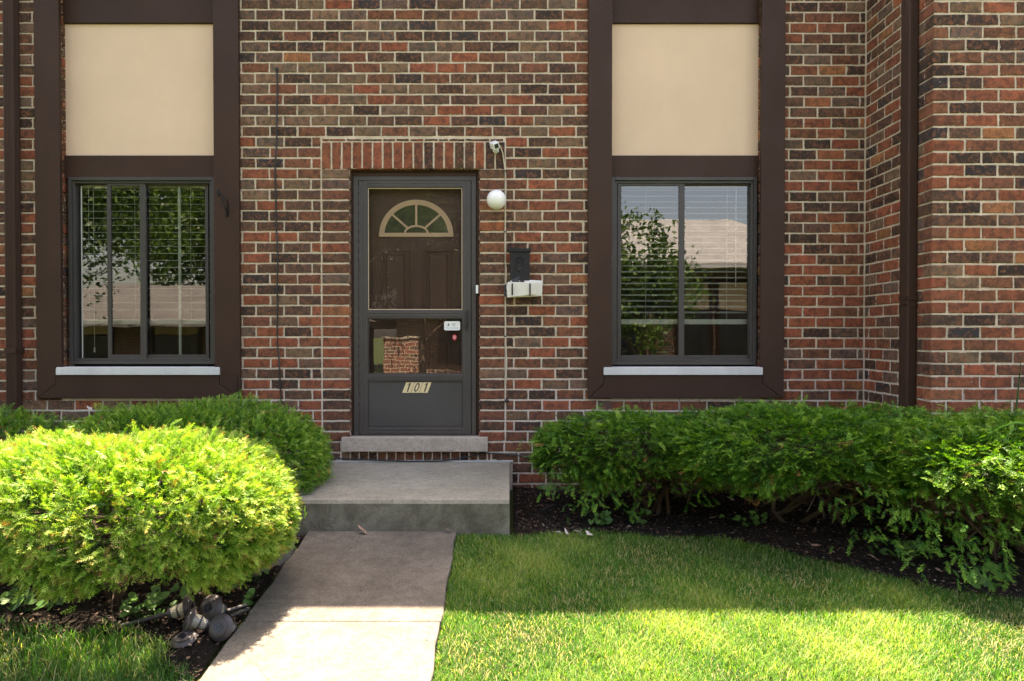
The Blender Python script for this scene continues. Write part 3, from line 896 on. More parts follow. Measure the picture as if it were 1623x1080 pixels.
sbar(583.5, 733.5, 604.5, 677, .064, .080, 'kick_panel', 'kick')
r = MB(); frame_ring(r, 584.5, 732.5, 605.5, 676, 1.6, -.066, -.060, -.07); r.build('panel_bead', M['stormframe'], stf, .001)
def glass(y0, y1, m):
    y = .070
    MB().quad_mesh([(X_(583.7, dd), y, Z_(y1, dd)), (X_(733.3, dd), y, Z_(y1, dd)), (X_(733.3, dd), y, Z_(y0, dd)), (X_(583.7, dd), y, Z_(y0, dd))], [(0, 1, 2, 3)]).build('pane', M[m], stf)
    r = MB(); frame_ring(r, 584, 733, y0 + .3, y1 - .3, 1.2, -.0695, -.0635, -.07); r.build('glazing_bead', M['fan'] if m == 'storm_glass' else M['stormframe'], stf)
glass(299.6, 492.4, 'storm_glass'); glass(505.1, 593.9, 'storm_glass_low')
# piano hinge knuckles
for i in range(26):
    y = 296 + i * 15.1
    MB().tube([(X_(569.6, dd), .0535, Z_(y + 11, dd)), (X_(569.6, dd), .0535, Z_(y, dd))], .0028, 6).build('hinge_knuckle', M['frame'], stf)
hd = MB()
hd.box(X_(738, dd), X_(743, dd), .040, .0519, Z_(524, dd), Z_(493, dd))
hd.tube([(X_(740.5, dd), .03, Z_(494, dd)), (X_(740.8, dd), .012, Z_(498, dd)), (X_(741, dd), .010, Z_(512, dd)), (X_(740.5, dd), .028, Z_(520, dd))], [.006, .0055, .006, .007], 8)
hd.build('handle', M['black'], stf, .0015)
MB().box(X_(754.3), X_(758), -.006, .055, Z_(466), Z_(453)).build('strike_plate', M['white'], stf, .001)
# white alarm notice and red badge on the lower pane
stk = MB(); cx0, cx1, cy0, cy1 = X_(704, dd), X_(729.3, dd), Z_(524.5, dd), Z_(510.2, dd); rr = .012
pts = []
for (ox, oz, a0) in ((cx1 - rr, cy1 - rr, 0), (cx0 + rr, cy1 - rr, 90), (cx0 + rr, cy0 + rr, 180), (cx1 - rr, cy0 + rr, 270)):
    for t in range(4): pts.append((ox + rr * math.cos(R(a0 + t * 30)), oz + rr * math.sin(R(a0 + t * 30))))
sk_ = stk.prism(pts, .0665, .0672).build('alarm_notice', M['white'], stf)
mk = MB(); ax_, az_ = X_(710.6, dd), Z_(516, dd)
mk.prism([(ax_ - .010, az_ - .007), (ax_ - .004, az_ - .007), (ax_ - .0055, az_ - .001)], .0655, .0662)
mk.prism([(ax_ - .004, az_ + .002), (ax_, az_ + .016), (ax_ + .005, az_ + .006), (ax_ + .010, az_ - .007), (ax_ + .001, az_ - .007)], .0655, .0662)
mk.build('alarm_notice', M['black'], stf)
pr = MB()
for (x, y, w) in ((715.5, 513.7, 7.5), (716.5, 515.4, 5.5), (716.8, 517.1, 5)):
    pr.box(X_(x, dd), X_(x + w, dd), .0655, .0662, Z_(y + .6, dd), Z_(y, dd))
pr.build('alarm_notice', M['grey_print'], stf)
pr = MB()
for (y) in (519.8, 521.2):
    for q in range(5): pr.box(X_(707 + q * 4.1, dd), X_(710.2 + q * 4.1, dd), .0655, .0662, Z_(y + .55, dd), Z_(y, dd))
pr.build('alarm_notice', M['skybluetext'], stf)
bdg = MB(); bx_, bz_ = X_(720.5, dd), Z_(535.5, dd)
bdg.prism([(bx_ + .021 * math.cos(R(22.5 + 45 * i)) * .85, bz_ + .024 * math.sin(R(22.5 + 45 * i))) for i in range(8)], .0665, .0672)
bdg.prism([(bx_ - .006, bz_ - .02), (bx_ + .006, bz_ - .02), (bx_, bz_ - .032)], .0665, .0672)
bdg.build('badge_sticker', M['red'], stf)
pr = MB()
for q in range(3): pr.box(bx_ - .012 + q * .001, bx_ + .012 - q * .002, .0655, .0662, bz_ + .008 - q * .009, bz_ + .0105 - q * .009)
pr.build('badge_sticker', M['white'], stf)
# 101 number tiles
def digit(ch, cx, cz, h, sh):
    """italic outline digit as polygons in x,z"""
    w = h * .5; out = []
    S = lambda x, z: (cx + x + sh * z, cz + z)
    if ch == '1':
        out.append([S(-.02 * h, -h / 2), S(.13 * h, -h / 2), S(.13 * h, h / 2), S(.02 * h, h / 2), S(-.02 * h, .36 * h)])
        out.append([S(-.02 * h, h * .36), S(-.18 * h, .22 * h), S(-.18 * h, .30 * h), S(.02 * h, h / 2)])
    else:
        n = 20
        for i in range(n):
            a, b = 2 * PI * i / n, 2 * PI * (i + 1) / n
            o = lambda t, q, s_: S(q * w * .52 * math.cos(t), s_ * h * .5 * math.sin(t))
            out.append([o(a, 1, 1), o(b, 1, 1), o(b, .52, .72), o(a, .52, .72)])
    return out
tz0, tz1 = Z_(623.5, dd), Z_(606, dd); sh = .38; hgt = tz1 - tz0
for i, ch in enumerate('101'):
    x0 = X_(637.5 + i * 13.6, dd) ; w = X_(13.2, 0) - X_(0, 0)
    tl = MB().prism([(x0, tz0), (x0 + w, tz0), (x0 + w + sh * hgt, tz1), (x0 + sh * hgt, tz1)], .0600, .0638).build('number_tile', M['plate'], stf, .0008)
    mb = MB(); cx = x0 + w / 2 + sh * hgt / 2; cz = (tz0 + tz1) / 2
    for poly in digit(ch, cx, cz, hgt * .80, sh * .9): mb.prism(poly, .0590, .0598)
    mb.build('number_tile', M['black'], stf)
# entry door behind the storm door
de = -.14
ed_ = MB().box(X_(561, de), X_(755, de), .150, .195, Z_(694, de), Z_(284, de)).build('entry_door', M['door'], house)
ed_['label'] = 'brown panelled front door with fan shaped window behind the storm door'
def epanel(x0, x1, y0, y1):
    mb = MB(); frame_ring(mb, x0, x1, y0, y1, 2.6, -.1505, -.137, de)
    mb.build('panel', M['door'], ed_, .002)
    MB().box(X_(x0 + 7, de), X_(x1 - 7, de), .1375, .1503, Z_(y1 - 7, de), Z_(y0 + 7, de)).build('panel', M['door'], ed_, .007, seg=1)
for (x0, x1) in ((605.5, 648.5), (673, 716)):
    epanel(x0, x1, 397.5, 517); epanel(x0, x1, 534, 668)
# fanlight
fl = MB(); cx, cz = X_(660, de), Z_(373.5, de); q = (5.9 - de) / F
def arc_band(mb, r0x, r0z, r1x, r1z, y0, y1, a0=0, a1=180, n=28, c=(cx, cz)):
    for i in range(n):
        a, b = R(a0 + (a1 - a0) * i / n), R(a0 + (a1 - a0) * (i + 1) / n)
        mb.prism([(c[0] + r0x * math.cos(a), c[1] + r0z * math.sin(a)), (c[0] + r0x * math.cos(b), c[1] + r0z * math.sin(b)),
                  (c[0] + r1x * math.cos(b), c[1] + r1z * math.sin(b)), (c[0] + r1x * math.cos(a), c[1] + r1z * math.sin(a))], y0, y1)
arc_band(fl, 58.5 * q, 55.5 * q, 53.5 * q, 50.5 * q, .138, .150)
arc_band(fl, 53.5 * q, 50.5 * q, 50.5 * q, 47.5 * q, .142, .150)
fl.box(cx - 58.8 * q, cx + 58.8 * q, .1372, .1499, cz - 3 * q, cz + 3.2 * q)
arc_band(fl, 19.5 * q, 12.5 * q, 16.5 * q, 9.5 * q, .140, .150, n=16, c=(cx, cz + 3 * q))
for a in (42, 90, 138):
    ca, sa = math.cos(R(a)), math.sin(R(a)); nx, nz = -sa, ca; hw = 1.6 * q
    p0 = (cx + 17 * q * ca, cz + 3 * q + 10.5 * q * sa); p1 = (cx + 51 * q * ca, cz + 48 * q * sa)
    fl.prism([(p0[0] + nx * hw, p0[1] + nz * hw), (p0[0] - nx * hw, p0[1] - nz * hw), (p1[0] - nx * hw, p1[1] - nz * hw), (p1[0] + nx * hw, p1[1] + nz * hw)], .141, .150)
fl.build('fanlight_frame', M['fan'], ed_)
fg = MB(); n = 28
v = [(cx, .1465, cz)] + [(cx + 52 * q * math.cos(PI * i / n), .1465, cz + 49 * q * math.sin(PI * i / n)) for i in range(n + 1)]
fg.quad_mesh(v, [(0, i + 2, i + 1) for i in range(n)])
def m_fan_glass():
    m, nt, b = mat('dark_fanlight_glass')
    b.inputs['Base Color'].default_value = (0.05, 0.05, 0.046, 1); b.inputs['Roughness'].default_value = 0.03
    b.inputs['Specular IOR Level'].default_value = 1.0
    bump(nt, b, noise(nt, 12, 2, 0.5, wpos(nt)), 0.15, 0.01)
    return m
M['fanglass'] = m_fan_glass()
fg.build('fanlight_pane', M['fanglass'], ed_)
# stone threshold
MB().box(X_(540, .06), X_(773, .06), -.06, .14, Z_(717.5, .06), Z_(695, .06)).build('threshold', M['stone'], house, .005)

# ------------------------------------------------------------------ things on the wall
def ds(x0, x1, y0, y1, zb, zt, name, label, group, ribs_front=True, foot=None):
    """rectangular corrugated downspout"""
    o = empty(name, ((x0 + x1) / 2, (y0 + y1) / 2, zb), label, 'downspout', group)
    mb = MB(); w = x1 - x0; t = .003
    # front corrugated outline in plan
    pts = []; n = 5
    for i in range(n):
        a = x0 + w * (.10 + .8 * i / n); b = a + .8 * w / n * .5; pts += [(a, y0 + t), (a + .002, y0), (b, y0), (b + .002, y0 + t)]
    prof = [(x0, y0 + .006), (x0 + .006, y0 + t)] + pts + [(x1 - .006, y0 + t), (x1, y0 + .006)]
    m_ = 4; h = y1 - y0
    for i in range(m_):
        a = y0 + h * (.12 + .8 * i / m_); prof += [(x1, a), (x1 + t, a + .002), (x1 + t, a + h * .09), (x1, a + h * .09 + .002)]
    prof += [(x1, y1), (x0, y1)]
    for i in reversed(range(m_)):
        a = y0 + h * (.12 + .8 * i / m_); prof += [(x0, a + h * .09 + .002), (x0 - t, a + h * .09), (x0 - t, a + .002), (x0, a)]
    n = len(prof)
    v = [(x, y, zb) for x, y in prof] + [(x, y, zt) for x, y in prof]
    mb.quad_mesh(v, [tuple(range(n))[::-1], tuple(range(n, 2 * n))] + [(i, (i + 1) % n, (i + 1) % n + n, i + n) for i in range(n)])
    mb.build('pipe', M['trim'], o)
    return o
y_ = -0.02
dl = ds(X_(10, .09), X_(26, .09), -.105, -.022, Z_(652), 4.78, 'downspout', 'brown ribbed downspout left of the left window', 'brown rain downspouts')
MB().box(X_(10, .09) - .005, X_(26, .09) + .005, -.110, -.0, Z_(560), Z_(552)).build('strap', M['trim'], dl)
MB().box(X_(10, .09) - .004, X_(26, .09) + .004, -.109, -.016, Z_(655), Z_(648)).build('strap', M['trim'], dl)
dr = ds(XR - .068, XR - .004, -.775, -.665, .42, 4.90, 'downspout', 'brown ribbed downspout in the corner beside the brick wing', 'brown rain downspouts')
zj = 1.6 + (530 - 474) / 230
MB().box(XR - .073, XR - .001, -.780, -.66, 1.6 + (530 - 476) / 230, 1.6 + (530 - 470) / 230).build('strap', M['trim'], dr)
MB().box(XR - .071, XR - .0015, -.778, -.662, 1.6 + (530 - 486) / 230, 1.6 + (530 - 483) / 230).build('strap', M['trim'], dr)

# thin black cable down the brick left of the door
ck = empty('wall_cable', (X(443), -.01, Z_(640)), 'thin black cable hanging down the brick between left window and door', 'cable')
pts = []
for i in range(40):
    t = i / 39; y = 115 + t * 524
    x = 441 - 2.5 * math.sin(t * 3.0) + 4 * t * t + 1.3 * math.sin(t * 14) + .5 * math.sin(t * 37)
    pts.append((X(x), -.008 - .003 * abs(math.sin(t * 9)), Z_(y)))
MB().tube(pts, .0062, 6).build('cable', M['black'], ck, smooth=True)
MB().lathe([(.017, 0), (.017, .006), (.010, .012), (.006, .016)], 14, Matrix.Translation((X(441), 0.002, Z_(113))) @ Matrix.Rotation(R(90), 4, 'X')).build('grommet', M['black'], ck, smooth=True)
# cable across the wall foot under the threshold
pts = [(X(510), -.02, Z_(727)), (X(560), -.02, Z_(728)), (X(600), -.025, Z_(730)), (X(650), -.028, Z_(731.5)), (X(700), -.028, Z_(731)), (X(740), -.022, Z_(725)), (X(765), -.020, Z_(718.5)), (X(800), -.018, Z_(720)), (X(860), -.018, Z_(728)), (X(930), -.018, Z_(735))]
cb_ = MB().tube(pts, .0055, 6).build('ground_cable', M['black'], None, smooth=True)
tag(cb_, 'black cable running along the wall foot below the door threshold', 'cable')

# security camera with its pale cable
sc = empty('security_camera', (X(784), -.03, Z_(237)), 'small white security camera above the right of the door', 'camera')
q = Matrix.Translation((X(786), -.012, Z_(241)))
MB().lathe([(.024, 0), (.024, .008), (.014, .02), (.008, .045)], 16, q @ Matrix.Rotation(R(90), 4, 'X')).build('mount', M['white'], sc, smooth=True)
mc = Matrix.Translation((X(784), -.075, Z_(236))) @ Matrix.Rotation(R(28), 4, 'Z') @ Matrix.Rotation(R(22), 4, 'X') @ Matrix.Rotation(R(-25), 4, 'Y')
bd_ = MB().box(-.027, .027, -.04, .03, -.027, .027); bd_.v = [tuple(mc @ Vector(p)) for p in bd_.v]; bd_.build('housing', M['white'], sc, .006)
ln = MB().box(-.017, .017, -.0425, -.0400, -.017, .017); ln.v = [tuple(mc @ Vector(p)) for p in ln.v]; ln.build('lens', M['black'], sc, .001)
pts = [(X(788), -.05, Z_(233)), (X(793), -.03, Z_(235)), (X(797), -.012, Z_(245)), (X(800), -.009, Z_(268))]
for i in range(24):
    t = i / 23; pts.append((X(800.8 + .9 * math.sin(t * 17) + .4 * math.sin(t * 31) + 1.5 * t), -.009 - .003 * math.sin(t * 23) ** 2, Z_(275 + t * 355)))
cc = MB().tube(pts, .0045, 6).build('camera_cable', M['cable_white'], None, smooth=True)
tag(cc, 'long pale cable dropping from the security camera past the mailbox', 'cable')
MB().lathe([(.016, 0), (.016, .012), (.006, .018)], 12, Matrix.Translation((X(803), -.002, Z_(636))) @ Matrix.Rotation(R(90), 4, 'X')).build('end_plug', M['black'], cc, smooth=True)
for y in (272, 368, 533): MB().box(X(799), X(803), -.016, -.001, Z_(y + 2), Z_(y)).build('clip', M['black'], cc)

# globe light
gl = empty('wall_lamp', (X(787), -.0, Z_(320)), 'round white globe lamp beside the top of the door', 'lamp')
MB().lathe([(.045, 0), (.045, .01), (.03, .022), (.028, .04)], 20, Matrix.Translation((X_(789, .1), .0, Z_(320))) @ Matrix.Rotation(R(90), 4, 'X')).build('base', M['white'], gl, smooth=True)
rg = .0765; prof = [(max(.001, rg * math.sin(PI * i / 20)), -rg * math.cos(PI * i / 20)) for i in range(21)]
MB().lathe(prof, 32, Matrix.Translation((X_(787, .11), -.11, Z_(318, .11)))).build('globe', M['globe'], gl, smooth=True)

# mailbox
mbx = empty('mailbox', (X(824), -.0, Z_(446)), 'ornate black wall mailbox right of the front door', 'mailbox')
dm = .07
MB().box(X_(808.5, dm), X_(839.5, dm), -.075, -.004, Z_(446, dm), Z_(399, dm)).build('body', M['iron'], mbx, .004)
MB().box(X_(806, dm), X_(841.3, dm), -.088, -.003, Z_(400.5, dm), Z_(395, dm)).build('lid', M['iron'], mbx, .003)
orn = MB()
for i in range(22):
    a = 2 * PI * i / 22; r_ = .045 + .006 * (i % 2)
    cx_, cz_ = X_(824, dm) + r_ * .62 * math.cos(a), Z_(421, dm) + r_ * math.sin(a) * 1.1
    orn.lathe([(.0055, 0), (.0045, .003), (.001, .0045)], 7, Matrix.Translation((cx_, -.0755, cz_)) @ Matrix.Rotation(R(90), 4, 'X'))
for i in range(12):
    a = 2 * PI * i / 12
    orn.lathe([(.006, 0), (.004, .004), (.001, .005)], 7, Matrix.Translation((X_(824, dm) + .03 * math.cos(a), -.0755, Z_(413, dm) + .022 * math.sin(a))) @ Matrix.Rotation(R(90), 4, 'X'))
orn.build('scrollwork', M['iron'], mbx)
win = MB(); 
for i in range(3):
    for j in range(3): win.box(X_(821, dm) + i * .013 - .002, X_(821, dm) + i * .013 + .006, -.0775, -.0750, Z_(432, dm) + j * .013, Z_(432, dm) + j * .013 + .008)
win.build('window_grille', M['solar'], mbx)
for (x, y) in ((811, 402), (837, 402), (811, 443), (837, 443), (811, 415), (837, 415), (811, 430), (837, 430)):
    MB().lathe([(.003, 0), (.002, .002), (.0005, .003)], 6, Matrix.Translation((X_(x, dm), -.0755, Z_(y, dm))) @ Matrix.Rotation(R(90), 4, 'X')).build('rivet', M['brass'], mbx)
for x in (812, 840):
    pts = [(X_(x, dm), -.02, Z_(444)), (X_(x, .1), -.03, Z_(452)), (X_(x, .1), -.03, Z_(468)), (X_(x, .14), -.09, Z_(470.5)), (X_(x, .14), -.128, Z_(469)), (X_(x, .14), -.131, Z_(458)), (X_(x, .14), -.131, Z_(452))]
    MB().tube(pts, .0055, 6).build('hook', M['iron'], mbx)
# bundle of papers in the hooks
bn = empty('newspaper_bundle', (X(830), -.08, Z_(470)), 'white folded papers and mail held in the hooks under the black mailbox', 'newspaper')
def rotbox(cx, cy, cz, w, d, h, rot, tilt=0): 
    m_ = Matrix.Translation((cx, cy, cz)) @ Matrix.Rotation(R(rot), 4, 'Y') @ Matrix.Rotation(R(tilt), 4, 'X')
    b = MB().box(-w / 2, w / 2, -d / 2, d / 2, -h / 2, h / 2); b.v = [tuple(m_ @ Vector(p)) for p in b.v]; return b
rotbox(X_(829, .1), -.085, Z_(460, .1), .255, .016, .115, -2, 4).build('paper', M['paper'], bn, .004)
rotbox(X_(832, .1), -.105, Z_(459, .1), .27, .008, .102, 1.5, 4).build('paper', M['paper'], bn, .003)
rotbox(X_(834, .1), -.068, Z_(456, .1), .25, .004, .118, 3, 3).build('paper', M['white'], bn, .001)
rotbox(X_(826, .1), -.118, Z_(461, .1), .22, .003, .088, -6, 4).build('paper', M['paper'], bn, .001)
rotbox(X_(836, .1), -.060, Z_(449.5, .1), .10, .002, .03, -5, 0).build('paper', M['fan'], bn)
# black plastic bag bunched behind the papers
pb = MB(); rng = random.Random(5)
for (cx_, cz_, s_) in ((803, 458, 1.0), (806, 452, .8), (804, 466, .8), (818, 447, 1.1), (828, 446, .8), (822, 441, .5)):
    n = 10; base = len(pb.v)
    c = Vector((X_(cx_, .08), -.07, Z_(cz_, .08)))
    for i in range(5):
        for k in range(n):
            th = PI * (i + .5) / 5; ph = 2 * PI * k / n; rr_ = .03 * s_ * rng.uniform(.45, 1.25)
            pb.v.append(tuple(c + Vector((rr_ * math.sin(th) * math.cos(ph), .6 * rr_ * math.sin(th) * math.sin(ph), rr_ * math.cos(th)))))
    for i in range(4):
        for k in range(n): pb.f.append((base + i * n + k, base + i * n + (k + 1) % n, base + (i + 1) * n + (k + 1) % n, base + (i + 1) * n + k))
tag(pb.build('plastic_bag', M['black']), 'crumpled black plastic bag tucked between mailbox and papers', 'bag')

# plant hanger bracket on the left window's right trim board
hk = MB(); fx = -.045
def zy(px, py, d): return (X_(px, d), -d, Z_(py, d))
hk.tube([zy(347, 306, .045), zy(351, 309, .07), zy(358, 316, .12), zy(362, 319, .15)], .006, 7)
hk.tube([zy(347.5, 305, .044), zy(347.5, 311, .048)], .008, 7)
hk.tube([zy(359, 345, .048), zy(361, 340, .05), zy(358.5, 330, .075), zy(352, 316, .085)], .006, 7)
hk.tube([zy(361.5, 318, .15), zy(362.5, 326, .13), zy(362.5, 338, .06), zy(360.5, 344, .047)], .0055, 7)
hk.lathe([(.011, 0), (.011, .008), (.004, .012)], 10, Matrix.Translation((X_(360, .045), -.041, Z_(342))) @ Matrix.Rotation(R(90), 4, 'X'))
hk.lathe([(.011, 0), (.011, .008), (.004, .012)], 10, Matrix.Translation((X_(346.5, .045), -.041, Z_(306))) @ Matrix.Rotation(R(90), 4, 'X'))
tag(hk.build('plant_hanger', M['iron'], None, smooth=True), 'black scrolled iron plant hanger on the trim of the left window', 'bracket')
hk = MB().tube([zy(375, 596, .048), zy(377, 600, .055), zy(375.5, 612, .05), zy(374, 622, .046)], .003, 6)
tag(hk.build('wire_hook', M['iron'], None, smooth=True), 'little bent wire hook at the lower corner of the left window trim', 'hook')

# ------------------------------------------------------------------ yews
def sprig_proto(seed, L_=.056, pairs=8, flat=0.4):
    rg_ = np.random.default_rng(seed); V, T, A = [], [], []
    bend = rg_.uniform(-.25, .1)
    def axis(t): return np.array([L_ * t, .06 * L_ * math.sin(t * 3 + seed), bend * L_ * t * t])
    n = 0
    for i in range(pairs):
        t = .1 + .9 * i / (pairs - 1); p = axis(t)
        nl = .020 * (1 - .45 * max(0, t - .6) / .4) * rg_.uniform(.85, 1.15)
        for s in (-1, 1):
            a = R(rg_.uniform(42, 66)) * (1 - .45 * t); up = rg_.uniform(-flat, flat + .25)
            dr_ = np.array([math.cos(a), s * math.sin(a), up]); dr_ /= np.linalg.norm(dr_)
            wd = np.array([-dr_[1], dr_[0], 0]) * .0020
            V += [p - wd, p + dr_ * nl + wd * .1, p + wd + dr_ * nl * .25]
            T += [(n, n + 1, n + 2)]; A += [t * .25, t * .25 + .06, t * .25 + .03]; n += 3
    # twig
    a0, a1 = axis(0), axis(1)
    V += [a0 + [0, -.0015, 0], a0 + [0, .0015, 0], a1]; T += [(n, n + 1, n + 2)]; A += [.05, .05, .1]
    return np.array(V), np.array(T), np.array(A)
PROTOS = [sprig_proto(i) for i in range(6)]
def sprigs(pos, dirs, ups, scale, tone):
    """place sprig copies; returns verts, faces, attr"""
    n = len(pos)
    d = dirs / np.linalg.norm(dirs, axis=1)[:, None]
    s = np.cross(ups, d); s /= (np.linalg.norm(s, axis=1)[:, None] + 1e-9); u = np.cross(d, s)
    which = RNG.integers(0, len(PROTOS), n); VV, FF, AA = [], [], []; base = 0
    for k, (V, T, A) in enumerate(PROTOS):
        I = np.where(which == k)[0]
        if len(I) == 0: continue
        W = pos[I][:, None] + scale[I][:, None, None] * (V[None, :, 0:1] * d[I][:, None] + V[None, :, 1:2] * s[I][:, None] + V[None, :, 2:3] * u[I][:, None])
        VV.append(W.reshape(-1, 3)); nv = len(V)
        FF.append((T[None] + (np.arange(len(I)) * nv)[:, None, None] + base).reshape(-1, 3)); base += len(I) * nv
        AA.append((A[None] + tone[I][:, None]).ravel())
    return np.concatenate(VV), np.concatenate(FF), np.clip(np.concatenate(AA), 0, 1)
def wob(p, seed, s=1.0):
    return (np.sin(p[:, 0] * 5.1 * s + seed) * np.cos(p[:, 1] * 6.3 * s + seed * 2) + .7 * np.sin(p[:, 2] * 9 * s + p[:, 0] * 7 * s + seed) + .5 * np.sin(p[:, 1] * 14 * s + p[:, 0] * 11 * s))
def yew(label, c, r, n, zlow, seed, expo=2.6, gaps=0.0, trunks=4, fresh_lit=.5, dens_low=1.0, droop=.5, group='clipped yew bushes by the wall', clip=None, twigs=60, layer=0.0, holes=0.0):
    """c centre (x, d, z), r radii (x, d, z); zlow lowest skirt"""
    c = np.array([c[0], -c[1], c[2]]); r = np.array(r); rg_ = np.random.default_rng(seed)
    gb = float(gh(0, -c[1]))
    root = empty('yew_bush', (c[0], c[1], gb), label, 'bush', group)
    m = n * 3
    dr_ = rg_.normal(size=(m, 3)); dr_ /= np.linalg.norm(dr_, axis=1)[:, None]
    k = (np.abs(dr_) ** expo).sum(1) ** (-1 / expo); q = dr_ * k[:, None]        # superellipsoid
    # keep an even density over the surface: weight by stretched area
    nrm = np.sign(q) * np.abs(q) ** (expo - 1) / r; nrm /= np.linalg.norm(nrm, axis=1)[:, None]
    wt = k ** 3 / np.maximum((dr_ * np.sign(q) * np.abs(q) ** (expo - 1)).sum(1) / np.sqrt(((np.abs(q) ** (expo - 1) / r) ** 2).sum(1)) * np.cbrt(np.prod(r)), .05) * 0 + 1
    p = c + q * r
    rough = wob(p, seed)
    fine = np.sin(p[:, 0] * 41 + seed) * np.sin(p[:, 1] * 37 + 1) + np.sin(p[:, 2] * 39 + p[:, 0] * 29) * .7
    p = p + nrm * (.021 * rough + .014 * fine)[:, None]
    keep = p[:, 2] > zlow + .05 * np.sin(p[:, 0] * 9 + seed) + .05 * np.sin(p[:, 1] * 13)
    if gaps:
        gz = np.clip((c[2] + r[2] * .35 - p[:, 2]) / (r[2] * .8), 0, 1)
        gn = np.sin(p[:, 0] * 8.3 + seed) + np.sin(p[:, 2] * 15 + p[:, 0] * 5) + np.sin(p[:, 1] * 11)
        keep &= ~((gn * .35 + gz * gaps * 1.6 + rg_.uniform(-.35, .35, m)) > 1.0)
    keep &= (p[:, 1] < -.03)
    if holes:
        hn = np.sin(p[:, 0] * 19 + seed * 3) * np.sin(p[:, 1] * 23 + seed) + .8 * np.sin(p[:, 0] * 33 + p[:, 2] * 27) * np.sin(p[:, 1] * 29 + 2)
        keep &= ~((hn > 1.25 - holes) & (rg_.uniform(size=m) < .93))
    if clip is not None: keep &= clip(p)
    p, nrm = p[keep][:n], nrm[keep][:n]; n = len(p)
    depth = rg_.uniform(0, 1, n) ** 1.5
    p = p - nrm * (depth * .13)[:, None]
    shoot = rg_.uniform(size=n) < .035
    p[shoot] += nrm[shoot] * rg_.uniform(.02, .055, shoot.sum())[:, None]
    rad = p - c; rad[:, 2] *= .2; rad /= np.linalg.norm(rad, axis=1)[:, None] + 1e-6
    side = 1 - np.clip(nrm[:, 2], 0, 1)
    dirs = nrm * .75 + rad * .4 + rg_.normal(size=(n, 3)) * .55
    dirs[:, 2] += .28 * (1 - side) - droop * side * np.clip((c[2] + .1 - p[:, 2]) / r[2] + .25, 0, 1.3)
    if layer:
        dirs[:, 2] *= (1 - .75 * layer); dirs[:, 1] -= .35 * layer * rg_.uniform(0, 1, n); dirs[:, 2] -= .16 * layer
    ups = nrm * .6 * (1 - layer) + np.array([0, 0, .9]) + rg_.normal(size=(n, 3)) * (.6 - .32 * layer)
    sc_ = rg_.uniform(.6, 1.2, n) * (1 + .3 * layer)
    clus = (np.sin(p[:, 0] * 31 + seed) * np.sin(p[:, 1] * 27) * np.sin(p[:, 2] * 29 + 1))
    tone = .30 + .28 * fresh_lit * (1 - depth) + .12 * clus + rg_.normal(0, .10, n) - .12 * depth  # fresh tips and old inner sprigs, with sun, shade and occlusion painted in
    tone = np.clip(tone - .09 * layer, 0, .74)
    brown = rg_.uniform(size=n) < (.004 + .04 * (nrm[:, 2] < 0))
    tone[brown] = 1.0
    V, T, A = sprigs(p - dirs / np.linalg.norm(dirs, axis=1)[:, None] * .05, dirs, ups, sc_, tone)
    tag(np_mesh('foliage', V, T, M['yew'], root, A), kind='stuff')
    # trunks and twigs
    for t in range(trunks):
        a = rg_.uniform(0, 2 * PI); b0 = Vector((c[0] + rg_.uniform(-.18, .18) * r[0] * 1.5, c[1] + rg_.uniform(-.15, .15) * r[1], gb - .02))
        e = Vector((c[0] + math.cos(a) * r[0] * .7, c[1] + math.sin(a) * r[1] * .65, c[2] + .15 * r[2]))
        pts = []; ns = 9
        for i in range(ns):
            f_ = i / (ns - 1); q_ = b0.lerp(e, f_); q_.z = b0.z + (e.z - b0.z) * (f_ ** .75)
            q_ += Vector(rg_.normal(0, .02, 3)) * (1 if 0 < i else 0); pts.append(q_)
        MB().tube(pts, [.015 * (1 - .65 * i / (ns - 1)) for i in range(ns)], 7).build('trunk', M['bark'], root, smooth=True)
    tw = MB()
    for t in range(twigs):
        a = rg_.uniform(0, 2 * PI); ph = rg_.uniform(-.5, .9)
        s0 = Vector((c[0] + rg_.uniform(-.45, .45) * r[0], c[1] + rg_.uniform(-.4, .4) * r[1], rg_.uniform(gb + .1, c[2])))
        e = Vector((c[0] + math.cos(a) * math.cos(ph) * r[0] * .9, c[1] + math.sin(a) * math.cos(ph) * r[1] * .9, max(gb + .08, c[2] + math.sin(ph) * r[2] * .85)))
        if e.y > -.03: e.y = -.05
        if clip is not None and not clip(np.array([list(e)]))[0]: continue
        pts = [s0.lerp(e, i / 5) + Vector(rg_.normal(0, .02, 3)) for i in range(6)]
        tw.tube(pts, [.008, .007, .006, .005, .004, .002], 5, False)
        for b in range(2):
            s1 = pts[rg_.integers(2, 5)]; e1 = s1 + Vector(rg_.normal(0, .1, 3)) + (e - s0).normalized() * .12
            tw.tube([s1, s1.lerp(e1, .5) + Vector(rg_.normal(0, .012, 3)), e1], [.004, .003, .0015], 4, False)
    tag(tw.build('twig', M['bark'], root, smooth=True), kind='stuff')
    return root
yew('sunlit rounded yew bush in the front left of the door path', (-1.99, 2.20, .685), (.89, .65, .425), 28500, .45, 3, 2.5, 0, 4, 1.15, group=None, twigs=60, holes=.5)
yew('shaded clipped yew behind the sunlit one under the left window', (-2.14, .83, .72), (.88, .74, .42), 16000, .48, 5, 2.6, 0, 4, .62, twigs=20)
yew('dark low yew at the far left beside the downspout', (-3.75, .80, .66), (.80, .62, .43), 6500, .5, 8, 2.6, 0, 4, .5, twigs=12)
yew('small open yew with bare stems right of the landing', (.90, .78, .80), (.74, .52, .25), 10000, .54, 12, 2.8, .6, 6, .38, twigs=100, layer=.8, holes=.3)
yew('long dark yew under the right window with a hollow below', (1.98, 1.02, .85), (1.02, .84, .26), 18000, .68, 17, 2.8, .6, 6, .32, twigs=100, layer=.8, holes=.3)
